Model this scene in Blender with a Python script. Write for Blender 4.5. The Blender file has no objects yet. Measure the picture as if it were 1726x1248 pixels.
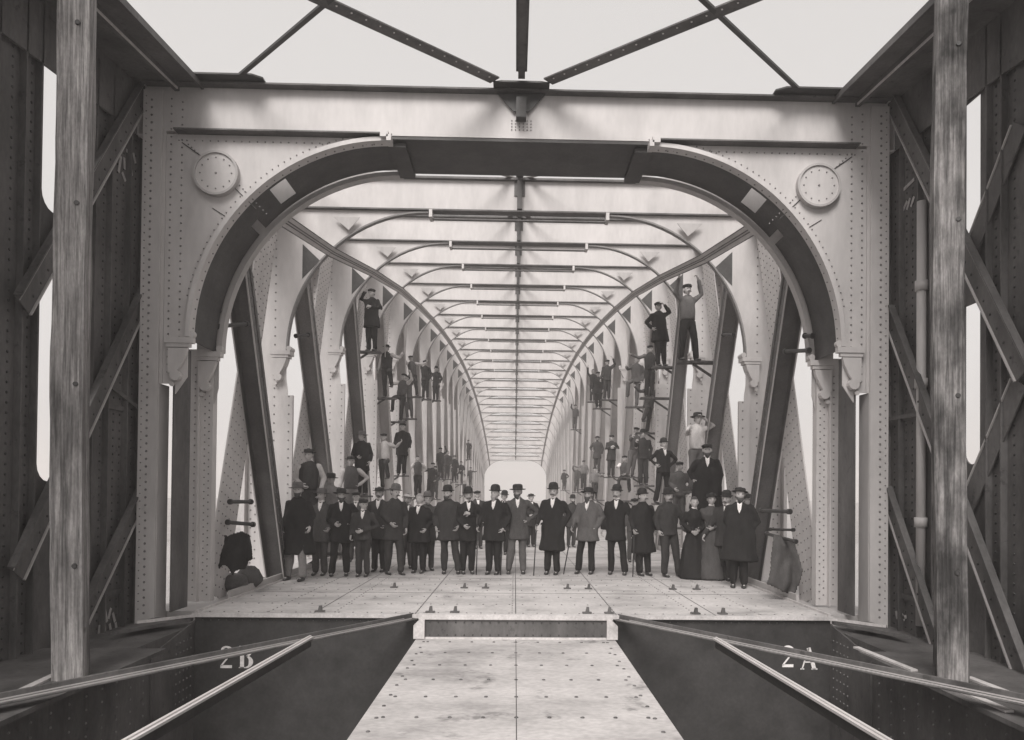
import bpy, bmesh, math, random
from mathutils import Vector, Matrix, noise
C = bpy.context.scene
COL = C.collection
R = math.radians
PI = math.pi

# ------------------------------------------------------------------ camera
EYE = 1.55                       # eye height above the deck, metres
Z0 = 9.5                         # distance from the camera to the near portal
PPM = 130.0                      # photo pixels per metre at the near portal
PW, PH = 1726.0, 1248.0
F = PPM * Z0
VX, VY = 868.0, 834.0            # where the bridge's axis vanishes in the photo
ROLL = .0098
YAW = 1.42; PITCH = .75
cam = bpy.data.cameras.new('camera'); camo = bpy.data.objects.new('camera', cam); COL.objects.link(camo)
cam.sensor_width = 36.0; cam.lens = 36.0 * F / PW
cam.clip_start = .1; cam.clip_end = 4000
camo.location = (-.03, 0, EYE)
rot = Matrix.Rotation(-R(YAW), 4, 'Z') @ Matrix.Rotation(R(90 + PITCH), 4, 'X') @ Matrix.Rotation(ROLL, 4, 'Z')
camo.rotation_euler = rot.to_euler()
# principal point so that the axis vanishes at (VX, VY)
_ox, _oy = -F * math.tan(R(YAW)), F * math.tan(R(PITCH))
_rx = _ox * math.cos(ROLL) - _oy * math.sin(ROLL); _ry = _oy * math.cos(ROLL) + _ox * math.sin(ROLL)
PX, PY = VX - _rx, VY - _ry
cam.shift_x = (PW / 2 - PX) / PW
cam.shift_y = (PY - PH / 2) / PW
C.camera = camo

# ------------------------------------------------------------------ light
w = bpy.data.worlds.new('World'); C.world = w; w.use_nodes = True
nt = w.node_tree; nt.nodes.clear()
sky = nt.nodes.new('ShaderNodeTexSky'); sky.sky_type = 'NISHITA'; sky.sun_disc = False
SUN_EL, SUN_AZ = 46, 192          # azimuth: clockwise from +Y, so the sun stands behind the camera
sky.sun_elevation = R(SUN_EL); sky.sun_rotation = R(SUN_AZ)
sky.dust_density = 6; sky.air_density = 1.6; sky.ozone_density = 1
bw = nt.nodes.new('ShaderNodeRGBToBW')
mx = nt.nodes.new('ShaderNodeMath'); mx.operation = 'MULTIPLY_ADD'; mx.inputs[1].default_value = .42; mx.inputs[2].default_value = 5.6
tint = nt.nodes.new('ShaderNodeVectorMath'); tint.operation = 'SCALE'
tint.inputs[0].default_value = (1.0, .965, .945)
bg = nt.nodes.new('ShaderNodeBackground'); bg.inputs['Strength'].default_value = .078
out = nt.nodes.new('ShaderNodeOutputWorld')
L_ = nt.links.new
L_(sky.outputs[0], bw.inputs[0]); L_(bw.outputs[0], mx.inputs[0]); L_(mx.outputs[0], tint.inputs['Scale'])
L_(tint.outputs[0], bg.inputs['Color']); L_(bg.outputs[0], out.inputs['Surface'])
sl = bpy.data.lights.new('sun', 'SUN'); sl.energy = 2.6; sl.angle = R(28); sl.color = (1, .965, .935)
so = bpy.data.objects.new('sun', sl); COL.objects.link(so)
_d = Vector((math.sin(R(SUN_AZ)) * math.cos(R(SUN_EL)), math.cos(R(SUN_AZ)) * math.cos(R(SUN_EL)), math.sin(R(SUN_EL))))
so.rotation_euler = _d.to_track_quat('Z', 'Y').to_euler()
C.view_settings.view_transform = 'Standard'; C.view_settings.look = 'None'
C.view_settings.gamma = 1; C.view_settings.exposure = .54
HAZE = .003
C.cycles.max_bounces = 8; C.cycles.diffuse_bounces = 4; C.cycles.glossy_bounces = 2
C.cycles.volume_bounces = 2; C.cycles.use_denoising = True

# ------------------------------------------------------------------ materials
TINT = (1.0, .955, .94)
def col(v): return (v * TINT[0], v * TINT[1], v * TINT[2], 1)
def material(name, base, dark=None, light=None, scale=2.0, rough=.6, fine=30, stretch=(1, 1, 1), bump=0.0, spec=.4, bias=.5, spots=0, lo=.28, hi=.74, famp=1.0):
    """mottled procedural surface: large blotches, fine grain, optional dark specks"""
    m = bpy.data.materials.new(name); m.use_nodes = True
    n = m.node_tree.nodes; l = m.node_tree.links.new
    b = n['Principled BSDF']; b.inputs['Roughness'].default_value = rough; b.inputs['Specular IOR Level'].default_value = spec
    tc = n.new('ShaderNodeTexCoord'); mp = n.new('ShaderNodeMapping'); mp.inputs['Scale'].default_value = stretch
    l(tc.outputs['Object'], mp.inputs[0])
    n1 = n.new('ShaderNodeTexNoise'); n1.inputs['Scale'].default_value = scale; n1.inputs['Detail'].default_value = 6; n1.inputs['Roughness'].default_value = .62
    n2 = n.new('ShaderNodeTexNoise'); n2.inputs['Scale'].default_value = fine; n2.inputs['Detail'].default_value = 3
    l(mp.outputs[0], n1.inputs['Vector']); l(mp.outputs[0], n2.inputs['Vector'])
    r = n.new('ShaderNodeValToRGB'); e = r.color_ramp.elements
    dark = base * .7 if dark is None else dark; light = base * 1.25 if light is None else light
    e[0].position = lo; e[0].color = col(dark); e[1].position = hi; e[1].color = col(light)
    k = e.new(bias); k.color = col(base)
    l(n1.outputs['Fac'], r.inputs[0])
    r2 = n.new('ShaderNodeMapRange'); r2.inputs['From Min'].default_value = .3; r2.inputs['From Max'].default_value = .7
    r2.inputs['To Min'].default_value = 1-.14*famp; r2.inputs['To Max'].default_value = 1+.1*famp
    l(n2.outputs['Fac'], r2.inputs['Value'])
    mm = n.new('ShaderNodeVectorMath'); mm.operation = 'SCALE'
    l(r.outputs[0], mm.inputs[0]); l(r2.outputs[0], mm.inputs['Scale'])
    last = mm.outputs[0]
    if spots:
        v = n.new('ShaderNodeTexNoise'); v.inputs['Scale'].default_value = spots; v.inputs['Detail'].default_value = 4; v.inputs['Roughness'].default_value = .7
        l(tc.outputs['Object'], v.inputs['Vector'])
        mr = n.new('ShaderNodeMapRange'); mr.inputs['From Min'].default_value = .60; mr.inputs['From Max'].default_value = .70
        mr.inputs['To Min'].default_value = 1; mr.inputs['To Max'].default_value = .55; l(v.outputs['Fac'], mr.inputs['Value'])
        m2 = n.new('ShaderNodeVectorMath'); m2.operation = 'SCALE'; l(last, m2.inputs[0]); l(mr.outputs[0], m2.inputs['Scale']); last = m2.outputs[0]
    l(last, b.inputs['Base Color'])
    if bump:
        bp = n.new('ShaderNodeBump'); bp.inputs['Strength'].default_value = bump; bp.inputs['Distance'].default_value = .02
        l(n1.outputs['Fac'], bp.inputs['Height']); l(bp.outputs[0], b.inputs['Normal'])
    return m
M = {}
M['paint'] = material('pale_paint', .53, .45, .59, 1.2, .55, 9, (1.5, 1.5, .5), bump=.05, famp=.35)
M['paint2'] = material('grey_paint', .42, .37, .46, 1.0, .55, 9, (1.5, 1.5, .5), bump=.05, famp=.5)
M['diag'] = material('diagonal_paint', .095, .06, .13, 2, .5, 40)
M['rib'] = material('rib_shade_and_diagonal_paint', .20, .16, .24, 1.0, .55, 40)  # mid grey: painted shade on interior ribs, paint on the nearer diagonals
M['primer_and_shade'] = material('dark_primer_and_shade', .10, .05, .16, 2.0, .6, 30, (1, 1, .4), bump=.2, spots=7)  # near ironwork primer; also colours shade on flanges, haunch lips and chord triangles
M['black'] = material('dark_iron', .045, .028, .06, 3, .5, 30, bump=.1)
M['soffit'] = material('dark_soffit', .06, .04, .085, 2.5, .6, 30, bump=.1)  # dark tone of the near soffits and spandrel triangles
M['deck'] = material('dusty_deck_plate', .46, .26, .58, .9, .85, 16, (1, 1.5, 1), bump=.3, spots=2.2)
M['rim'] = material('pale_edge', .55, .40, .65, 4, .5, 30)  # pale tone for thin edge strips
def timber_mat(name, a, b, c, blotch):
    m = material(name, b, a, c, blotch, .9, 60, (1, 1, .4), bump=.4, lo=.38, hi=.64)
    n = m.node_tree.nodes; l = m.node_tree.links.new; bs = n['Principled BSDF']
    src = bs.inputs['Base Color'].links[0].from_socket
    tc = [x for x in n if x.type == 'TEX_COORD'][0]
    mp = n.new('ShaderNodeMapping'); mp.inputs['Scale'].default_value = (1, 1, .035); l(tc.outputs['Object'], mp.inputs[0])
    g = n.new('ShaderNodeTexNoise'); g.inputs['Scale'].default_value = 42; g.inputs['Detail'].default_value = 5; g.inputs['Roughness'].default_value = .7; g.inputs['Distortion'].default_value = .25; l(mp.outputs[0], g.inputs['Vector'])
    r = n.new('ShaderNodeMapRange'); r.inputs['From Min'].default_value = .36; r.inputs['From Max'].default_value = .62; r.inputs['To Min'].default_value = .38; r.inputs['To Max'].default_value = 1.2
    l(g.outputs['Fac'], r.inputs['Value'])
    v = n.new('ShaderNodeTexVoronoi'); v.inputs['Scale'].default_value = 2.6; l(tc.outputs['Object'], v.inputs['Vector'])
    kn = n.new('ShaderNodeMapRange'); kn.inputs['From Min'].default_value = .05; kn.inputs['From Max'].default_value = .11; kn.inputs['To Min'].default_value = .3; kn.inputs['To Max'].default_value = 1; l(v.outputs['Distance'], kn.inputs['Value'])
    mu = n.new('ShaderNodeMath'); mu.operation = 'MULTIPLY'; l(r.outputs[0], mu.inputs[0]); l(kn.outputs[0], mu.inputs[1])
    sc = n.new('ShaderNodeVectorMath'); sc.operation = 'SCALE'; l(src, sc.inputs[0]); l(mu.outputs[0], sc.inputs['Scale']); l(sc.outputs[0], bs.inputs['Base Color'])
    bp = n.new('ShaderNodeBump'); bp.inputs['Strength'].default_value = .7; bp.inputs['Distance'].default_value = .012; l(mu.outputs[0], bp.inputs['Height']); l(bp.outputs[0], bs.inputs['Normal'])
    return m
M['timber'] = timber_mat('rough_timber', .16, .30, .42, 1.6)
M['timber2'] = timber_mat('weathered_timber', .05, .16, .34, 3.2)
M['plank'] = material('plank', .09, .05, .15, 3, .85, 40, (3, .4, 3), bump=.4)
M['rivet'] = material('rivet_iron', .20, .14, .26, 9, .5, 30)
M['letter'] = material('white_lettering', .8, .7, .85, 9, .8, 30)
M['chalk'] = material('chalk', .42, .3, .5, 12, .9, 60)
M['water'] = material('river_water', .10, .07, .14, .2, .12, 3, (1, .3, 1), bump=.05, spec=.5)
M['bank'] = material('river_bank', .20, .10, .30, .35, .95, 6, bump=.3)
M['leaf'] = material('foliage', .06, .03, .10, 1.2, .8, 8, bump=.3)

# ------------------------------------------------------------------ mesh builder
class MB:
    def __init__(s): s.v = []; s.f = []; s.mi = []; s.cur = 0
    def add(s, vs, fs):
        o = len(s.v); s.v += [tuple(v) for v in vs]
        for f in fs: s.f.append(tuple(i + o for i in f)); s.mi.append(s.cur)
        return s
    def box(s, x0, x1, y0, y1, z0, z1):
        if x0 > x1: x0, x1 = x1, x0
        if y0 > y1: y0, y1 = y1, y0
        if z0 > z1: z0, z1 = z1, z0
        return s.add([(x0,y0,z0),(x1,y0,z0),(x1,y1,z0),(x0,y1,z0),(x0,y0,z1),(x1,y0,z1),(x1,y1,z1),(x0,y1,z1)],
                     [(3,2,1,0),(4,5,6,7),(0,1,5,4),(1,2,6,5),(2,3,7,6),(3,0,4,7)])
    def bar(s, a, b, w, h, up=(0, 0, 1)):
        """rectangular bar a->b, w across (perpendicular to up), h along up"""
        a = Vector(a); b = Vector(b); d = (b - a).normalized(); u = Vector(up); sd = d.cross(u)
        if sd.length < 1e-4: sd = d.cross(Vector((1, 0, 0)))
        sd.normalize(); u = sd.cross(d).normalized(); sd = sd * w / 2; u = u * h / 2
        vs = [p + i * sd + j * u for p in (a, b) for i, j in ((-1,-1),(1,-1),(1,1),(-1,1))]
        return s.add(vs, [(3,2,1,0),(4,5,6,7),(0,1,5,4),(1,2,6,5),(2,3,7,6),(3,0,4,7)])
    def prism(s, pts, axis, a0, a1):
        """polygon pts extruded along an axis: 'y' uses (x,z), 'x' uses (y,z), 'z' uses (x,y)"""
        def P(p, a):
            return {'y': (p[0], a, p[1]), 'x': (a, p[0], p[1]), 'z': (p[0], p[1], a)}[axis]
        n = len(pts); ar = sum(pts[i][0]*pts[(i+1)%n][1]-pts[(i+1)%n][0]*pts[i][1] for i in range(n))
        if ar < 0: pts = pts[::-1]
        if axis == 'y': pts = pts
        vs = [P(p, a0) for p in pts] + [P(p, a1) for p in pts]
        fs = [tuple(range(n)), tuple(range(2*n-1, n-1, -1))] + [(i, n+i, n+(i+1)%n, (i+1)%n) for i in range(n)]
        return s.add(vs, fs)
    def strip(s, path, nrm, w, t, axis='y', c=0):
        """a flat strip following path [(x,z)], offset t along nrm, w wide in y centred on c"""
        n = len(path); vs = []
        for (x, z), (nx, nz) in zip(path, nrm):
            vs += [(x, c-w/2, z), (x, c+w/2, z), (x+nx*t, c+w/2, z+nz*t), (x+nx*t, c-w/2, z+nz*t)]
        fs = [(0,1,2,3), tuple(4*(n-1)+i for i in (3,2,1,0))]
        for i in range(n-1):
            for k in range(4): fs.append((4*i+k, 4*(i+1)+k, 4*(i+1)+(k+1)%4, 4*i+(k+1)%4))
        return s.add(vs, fs)
    def rivet(s, p, n, r=.016, h=.011):
        n = Vector(n).normalized(); a = n.orthogonal().normalized(); b = n.cross(a); p = Vector(p); vs = []
        for q, hh in ((1, 0), (.72, h*.8)):
            for i in range(6):
                t = i*PI/3; vs.append(p + (a*math.cos(t)+b*math.sin(t))*r*q + n*hh)
        vs.append(p + n*h)
        return s.add(vs, [(i,(i+1)%6,6+(i+1)%6,6+i) for i in range(6)] + [(6+i,6+(i+1)%6,12) for i in range(6)])
    def rivets(s, a, b, step, n, r=.016):
        a = Vector(a); b = Vector(b); k = max(1, int((b-a).length/step))
        for i in range(k+1): s.rivet(a.lerp(b, i/k), n, r)
        return s
    def cyl(s, a, b, r0, r1=None, n=12):
        r1 = r0 if r1 is None else r1
        a = Vector(a); b = Vector(b); d = (b-a).normalized(); u = d.orthogonal().normalized(); v = d.cross(u)
        vs = [p + (u*math.cos(2*PI*i/n)+v*math.sin(2*PI*i/n))*r for p, r in ((a, r0), (b, r1)) for i in range(n)]
        return s.add(vs, [tuple(range(n-1,-1,-1)), tuple(range(n, 2*n))] + [(i,(i+1)%n,n+(i+1)%n,n+i) for i in range(n)])
    def loft(s, rings, caps=True):
        n = len(rings[0]); o = [v for r in rings for v in r]; fs = []
        for j in range(len(rings)-1):
            for i in range(n): fs.append((j*n+i, j*n+(i+1)%n, (j+1)*n+(i+1)%n, (j+1)*n+i))
        if caps: fs += [tuple(range(n-1,-1,-1)), tuple(range((len(rings)-1)*n, len(rings)*n))]
        return s.add(o, fs)
    def mesh(s, name, mats, smooth=False):
        me = bpy.data.meshes.new(name); me.from_pydata(s.v, [], s.f); me.validate()
        for m in mats: me.materials.append(m)
        if len(mats) > 1 and len(me.polygons) == len(s.mi):
            me.polygons.foreach_set('material_index', s.mi)
        bm = bmesh.new(); bm.from_mesh(me); bmesh.ops.recalc_face_normals(bm, faces=bm.faces); bm.to_mesh(me); bm.free()
        if smooth: me.polygons.foreach_set('use_smooth', [True]*len(me.polygons))
        me.update(); return me
    def build(s, name, mats, parent=None, smooth=False, loc=None):
        mats = mats if isinstance(mats, (list, tuple)) else [mats]
        o = bpy.data.objects.new(name, s.mesh(name, mats, smooth)); COL.objects.link(o)
        if parent: o.parent = parent
        if loc is not None: o.location = loc
        return o
def bevel(o, wdt, seg=2, ang=40):
    b = o.modifiers.new('bevel', 'BEVEL'); b.width = wdt; b.segments = seg; b.limit_method = 'ANGLE'; b.angle_limit = R(ang); return o
def tag(o, label=None, cat=None, group=None, kind=None):
    if label: o['label'] = label
    if cat: o['category'] = cat
    if group: o['group'] = group
    if kind: o['kind'] = kind
    return o
def empty(name, loc, rz=0, parent=None):
    o = bpy.data.objects.new(name, None); COL.objects.link(o); o.location = loc; o.rotation_euler = (0, 0, rz)
    o.empty_display_size = .1
    if parent: o.parent = parent
    return o
def put(o, parent, loc=(0, 0, 0), mesh=None):
    c = o.copy(); COL.objects.link(c); c.parent = parent; c.location = loc; return c
def W(px, py, z):
    """photo pixel at depth ratio z (1 = near portal) -> world point"""
    dx, dy = px - VX, VY - py
    x = dx*math.cos(ROLL) - dy*math.sin(ROLL); y = dy*math.cos(ROLL) + dx*math.sin(ROLL)
    return Vector((x*z/PPM - .03, Z0*z, EYE + y*z/PPM))
# ------------------------------------------------------------------ the bridge
S = .425                                   # bay length in units of Z0
def zk(k): return 1 + S*(k-1)
def yk(k): return Z0*zk(k)
def lift(k):
    if k in (2, 3): return {2: .62, 3: 1.44}[k]
    return 4.6*(1-((k-12)/11.0)**2) if k >= 1 else (-.42 if k == 0 else -.9)
NF = 23
TOP, BOT = 6.76, 6.16                      # lintel top and underside above the deck at the first frame
AX, AR, AB = 1.68, 2.57, 2.62              # arch centre |x|, half width, rise
bridge = empty('truss_bridge', (0, 9.5, 0))
tag(bridge, 'large riveted iron truss bridge with a row of arched portal frames over its deck', 'bridge')
BO = Vector((0, 9.5, 0))                   # children are written in world coordinates, shifted here
def part(mb, name, mats, parent=None, label=None, smooth=False, bev=0):
    o = mb.build(name, mats, parent or bridge, smooth)
    if parent is None: o.location = -BO
    if label: o['label'] = label
    if bev: bevel(o, bev, 1)
    return o
def arc(n=20, rx=AR, rb=AB, x0=AX, z0=BOT-AB-.02):
    """quarter arch from the crown end (x0) to the spring, right-hand side (x>0)"""
    pts = []; nr = []
    for i in range(n+1):
        t = PI/2*(1-i/n)
        pts.append((x0+rx*math.cos(t), z0+rb*math.sin(t))); nx, nz = math.cos(t)/rx, math.sin(t)/rb
        q = math.hypot(nx, nz); nr.append((nx/q, nz/q))
    return pts, nr
def mir(pts): return [(-x, z) for x, z in pts]

def spandrel(mb, sx, lf, y0, y1, outx, legz, legx, n=20):
    pts, _ = arc(n)
    poly = [(AX, BOT-.01+lf)] + [(x, z+lf) for x, z in pts] + [(pts[-1][0], pts[-1][1]+lf-.55), (legx, pts[-1][1]+lf-.75), (legx, legz), (outx, legz), (outx, BOT-.01+lf)]
    # split into quads along the arc so the concave outline stays clean
    P = [(x, z+lf) for x, z in pts]
    top = BOT-.012+lf
    for i in range(n):
        a, b = P[i], P[i+1]
        if a[0] < outx:
            q = [(a[0], a[1]), (b[0], b[1]), (b[0], top), (a[0], top)]
            mb.prism([(sx*x, z) for x, z in q], 'y', y0, y1)
    sp = P[-1]
    mb.prism([(sx*x, z) for x, z in [(sp[0], sp[1]), (outx, sp[1]), (outx, top), (sp[0], top)]], 'y', y0, y1)
    mb.prism([(sx*x, z) for x, z in [(sp[0], sp[1]), (sp[0], sp[1]-.5), (legx, sp[1]-.72), (legx, legz), (outx, legz), (outx, sp[1])]], 'y', y0, y1)

def bracket(mb, sx, x, z, y0, y1):
    """moulded cornice and scroll corbel under the arch spring"""
    mb.box(sx*(x-.10), sx*(x+.26), y0, y1, z-.03, z+.045)
    mb.box(sx*(x-.06), sx*(x+.24), y0+.015, y1-.015, z-.08, z-.032)
    mb.cyl((sx*(x-.075), y0+.01, z+.085), (sx*(x-.075), y1-.01, z+.085), .045)
    pr = [(x-.03, z-.09), (x+.0, z-.19), (x+.055, z-.31), (x+.12, z-.41), (x+.22, z-.41), (x+.22, z-.09)]
    mb.prism([(sx*a, b) for a, b in pr], 'y', y0+.02, y1-.02)
    mb.cyl((sx*(x+.12), y0, z-.44), (sx*(x+.12), y1, z-.44), .07)
    mb.cyl((sx*(x+.17), y0+.03, z-.55), (sx*(x+.17), y1-.03, z-.55), .03)

def interior_frame(k):
    y = yk(k); lf = lift(k); m = MB(); near = k <= 5
    OX = 4.92
    m.box(-4.2, 4.2, y-.012, y+.012, BOT+.02+lf, TOP-.02+lf)                       # lintel web
    fl = MB(); fl.box(-4.2, 4.2, y-.09, y+.15, TOP-.018+lf, TOP+.02+lf)
    fl.box(-4.2, 4.2, y-.08, y+.14, BOT-.01+lf, BOT+.018+lf)
    for sx in (-1, 1):
        spandrel(m, sx, lf, y-.011, y+.011, OX, 0.0, 4.22, 14)
        m.box(sx*1.60, sx*1.66, y-.13, y+.13, BOT-.15+lf, BOT-.012+lf)             # notch stop
        m.box(sx*4.10, sx*4.30, y-.09, y-.014, 0.02, 2.7+lf)                       # leg inner angle
        m.box(sx*OX, sx*(OX+.06), y-.16, y+.16, 0.02, BOT+lf)                      # leg outer flange
        m.prism([(sx*4.2, BOT-.02+lf), (sx*3.05, BOT-.02+lf), (sx*4.2, BOT-.62+lf)], 'y', y+.03, y+.04)
        if near:
            m.cur = 1
            for zz in range(int((BOT+lf-.3)/.16)):
                m.rivet((sx*4.17, y-.091, .1+zz*.16), (0, -1, 0), .017) if .1+zz*.16 < 2.7+lf else None
                m.rivet((sx*4.46, y-.013, .1+zz*.16), (0, -1, 0), .017); m.rivet((sx*4.78, y-.013, .18+zz*.16), (0, -1, 0), .017); m.rivet((sx*4.86, y-.013, .1+zz*.16), (0, -1, 0), .017)
            m.cur = 0
    fl.box(-1.6, 1.6, y-.05, y+.03, BOT-.165+lf, BOT-.145+lf)
    f = part(m, 'portal_frame', [M['paint'], M['rivet']])
    part(fl, 'flange_angle', M['primer_and_shade'], f)  # dark colour stands for the flange's shaded underside
    m = MB(); m.box(-.045, .045, y-.10, y-.013, BOT+.04+lf, TOP-.03+lf); m.box(-.10, .10, y-.03, y-.013, BOT+.30+lf, TOP-.03+lf)
    part(m, 'strut_cleat', M['primer_and_shade'], f)
    for sx in (-1, 1):
        m = MB(); pts, nr = arc(20)
        m.strip([(sx*x, z+lf) for x, z in pts], [(-sx*a, -b) for a, b in nr], .11, .03, c=y)
        part(m, 'arch_rib', M['rib'], f, smooth=False)  # ribs coloured darker to put underside shade on their edges
        if k <= 9:
            m = MB(); bracket(m, sx, AX+AR, pts[-1][1]+lf-.05, y-.13, y+.13); part(m, 'corbel', M['paint'], f)
    return f

def near_portal():
    """the heavy double portal the photographer stands in front of"""
    ya, yb = Z0, Z0*1.105
    m = MB()
    # front frame
    m.box(-4.84, 4.84, ya-.012, ya+.012, BOT+.03, TOP-.002)
    fl = MB(); fl.box(-4.82, 4.82, ya-.13, ya+.10, TOP-.0, TOP+.022)
    for sx in (-1, 1):
        fl.box(sx*1.78, sx*4.42, ya-.14, ya+.05, BOT-.005, BOT+.014)
        spandrel(m, sx, 0, ya-.010, ya+.010, 4.56, 2.93, 4.40, 26)
        m.box(sx*4.565, sx*4.62, ya-.009, ya+.012, 2.93, BOT+.027)
        m.box(sx*4.60, sx*4.84, ya-.055, ya-.030, -.18, 6.70)  # riveted cover strip
        m.box(sx*4.595, sx*4.62, ya-.03, ya+.25, -.1, 2.93)
        m.box(sx*1.66, sx*1.72, ya-.16, ya+.02, BOT-.10, BOT-.022)                  # notch
        m.box(sx*1.70, sx*1.80, ya-.16, ya+.02, BOT-.05, BOT+.03)
    f = part(m, 'portal_frame', [M['paint'], M['rivet']], label='near heavy double portal with two round bosses')
    part(fl, 'flange_angle', M['primer_and_shade'], f)  # flange coloured dark to carry the shade of its underside
    m = MB()
    for sx in (-1, 1):
        for z in [i*.098 for i in range(0, 68)]:
            m.rivet((sx*4.73, ya-.056, z), (0, -1, 0), .017)
            m.rivet((sx*4.80, ya-.056, z+.049), (0, -1, 0), .010)
            if z > 2.95: m.rivet((sx*4.36, ya-.011, z), (0, -1, 0), .014)
            if z > 2.95: m.rivet((sx*4.50, ya-.011, z+.04), (0, -1, 0), .014)
        for i in range(26):
            m.rivet((sx*(1.9+i*.1), ya-.011, BOT-.09), (0, -1, 0), .011)
        pts, nr = arc(46)
        for (x, z), (a, b) in zip(pts, nr):
            if x < 4.2: m.rivet((sx*(x+a*.07), ya-.011, z+b*.07), (0, -1, 0), .011)
        # seam lines and bolts round the bosses
        for i in range(9):
            t = i/8; m.rivet((sx*(4.28-.32*t), ya-.011, 6.02-.30*t), (0, -1, 0), .011)
            m.rivet((sx*(3.62-.35*t), ya-.011, 5.50-.36*t), (0, -1, 0), .011)
    for i in range(24):
        m.rivet((.05*(i % 6)-.12, ya-.013, 6.3+.04*(i//6)), (0, -1, 0), .010)
    tag(part(m, 'rivet_rows', M['rivet'], f), kind='stuff')
    for sx in (-1, 1):
        m = MB(); cx, cz = sx*3.90, 5.63
        n = 40
        for r0, r1, y0, y1 in ((0, .258, ya-.075, ya-.012), (.258, .286, ya-.095, ya-.012)):
            if r0 == 0: m.cyl((cx, y0, cz), (cx, y1, cz), r1, n=n)
            else:
                vs = []
                for r in (r0, r1):
                    for y in (y0, y1):
                        vs += [(cx+r*math.cos(2*PI*i/n), y, cz+r*math.sin(2*PI*i/n)) for i in range(n)]
                fs = []
                for i in range(n):
                    j = (i+1) % n
                    fs += [(i, j, 2*n+j, 2*n+i), (n+i, 3*n+i, 3*n+j, n+j), (i, n+i, n+j, j), (2*n+i, 2*n+j, 3*n+j, 3*n+i)]
                m.cur = 2; m.add(vs, fs); m.cur = 0
        m.cur = 1
        for i in range(12): m.rivet((cx+.2*math.cos(i*PI/6), ya-.076, cz+.2*math.sin(i*PI/6)), (0, -1, 0), .011)
        m.rivet((cx, ya-.076, cz), (0, -1, 0), .016)
        m.cur = 0
        part(m, 'round_boss', [M['paint'], M['rivet'], M['paint2']], f)
        # seam lines
        m = MB(); m.bar((sx*4.36, ya-.014, 6.04), (sx*4.10, ya-.014, 5.86), .01, .012, (0, 1, 0)); m.bar((sx*3.72, ya-.014, 5.5), (sx*3.40, ya-.014, 5.2), .01, .012, (0, 1, 0))
        m.bar((sx*3.96, ya-.014, 5.2), (sx*3.80, ya-.014, 5.1), .008, .01, (0, 1, 0))
        part(m, 'plate_seam', M['black'], f)
        # front rib flange and rear rib
        pts, nr = arc(32)
        m = MB(); m.strip([(sx*x, z) for x, z in pts], [(-sx*a, -b) for a, b in nr], .16, .055, c=ya-.02)
        m.cur = 1
        for (x, z), (a, b) in list(zip(pts, nr))[::1]:
            m.rivet((sx*(x-a*.056), ya+.0, z-b*.056), (-sx*a, 0, -b), .012)
        part(m, 'arch_rib', [M['paint'], M['rivet']], f)
        m = MB(); m.strip([(sx*(x-.0), z) for x, z in pts], [(-sx*a, -b) for a, b in nr], .14, .06, c=yb+.0)
        part(m, 'arch_rib', M['paint2'], f)
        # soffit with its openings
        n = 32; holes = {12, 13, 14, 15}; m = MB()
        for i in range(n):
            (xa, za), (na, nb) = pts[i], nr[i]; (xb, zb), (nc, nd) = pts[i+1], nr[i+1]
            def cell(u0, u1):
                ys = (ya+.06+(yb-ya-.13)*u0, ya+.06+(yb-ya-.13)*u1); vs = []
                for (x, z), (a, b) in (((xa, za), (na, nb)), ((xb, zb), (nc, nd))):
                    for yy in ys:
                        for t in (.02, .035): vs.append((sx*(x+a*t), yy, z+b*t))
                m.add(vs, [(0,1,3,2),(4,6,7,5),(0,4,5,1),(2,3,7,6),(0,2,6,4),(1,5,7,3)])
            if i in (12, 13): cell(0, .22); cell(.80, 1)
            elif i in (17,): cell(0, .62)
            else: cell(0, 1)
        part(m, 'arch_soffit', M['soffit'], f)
        # stepped crown ends
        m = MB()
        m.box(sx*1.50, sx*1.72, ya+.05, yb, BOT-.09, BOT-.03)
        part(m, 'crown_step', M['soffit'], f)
        m = MB(); bracket(m, sx, AX+AR+.0, BOT-AB-.07, ya-.10, ya-.012); part(m, 'corbel', M['paint'], f)
        m = MB(); bracket(m, sx, AX+AR+.02, BOT-AB-.07, yb-.16, yb-.046); part(m, 'corbel', M['paint'], f)
        # jamb reveal and rear leg
        m = MB(); m.box(sx*4.425, sx*4.44, ya+.014, ya+.50, .0, 3.45); part(m, 'jamb_plate', M['primer_and_shade'], f)
        m = MB(); m.box(sx*4.31, sx*4.68, yb-.045, yb-.022, .0, 3.56); m.box(sx*4.31, sx*4.34, yb-.022, yb+.10, .0, 3.5)
        m.box(sx*4.47, sx*4.49, yb-.13, yb-.045, .0, 3.5)
        m.cur = 1
        for z in [i*.1 for i in range(1, 34)]:
            for x in (4.36, 4.42, 4.56): m.rivet((sx*x, yb-.046, z + (.05 if x == 4.42 else 0)), (0, -1, 0), .012)
        part(m, 'rear_leg', [M['paint'], M['rivet']], f)
        # spandrel of rear frame
        m = MB(); spandrel(m, sx, 0, yb-.02, yb+.0, 4.56, 3.2, 4.3, 20); part(m, 'rear_spandrel', M['paint2'], f)
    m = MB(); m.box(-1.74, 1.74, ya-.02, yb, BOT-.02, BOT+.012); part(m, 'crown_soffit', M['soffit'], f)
    m = MB(); m.box(-4.6, 4.6, yb-.012, yb+.012, BOT+.02, TOP-.03); m.box(-4.7, 4.7, yb-.12, yb+.14, TOP-.03, TOP+.03)
    part(m, 'rear_lintel', M['paint'], f)
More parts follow.
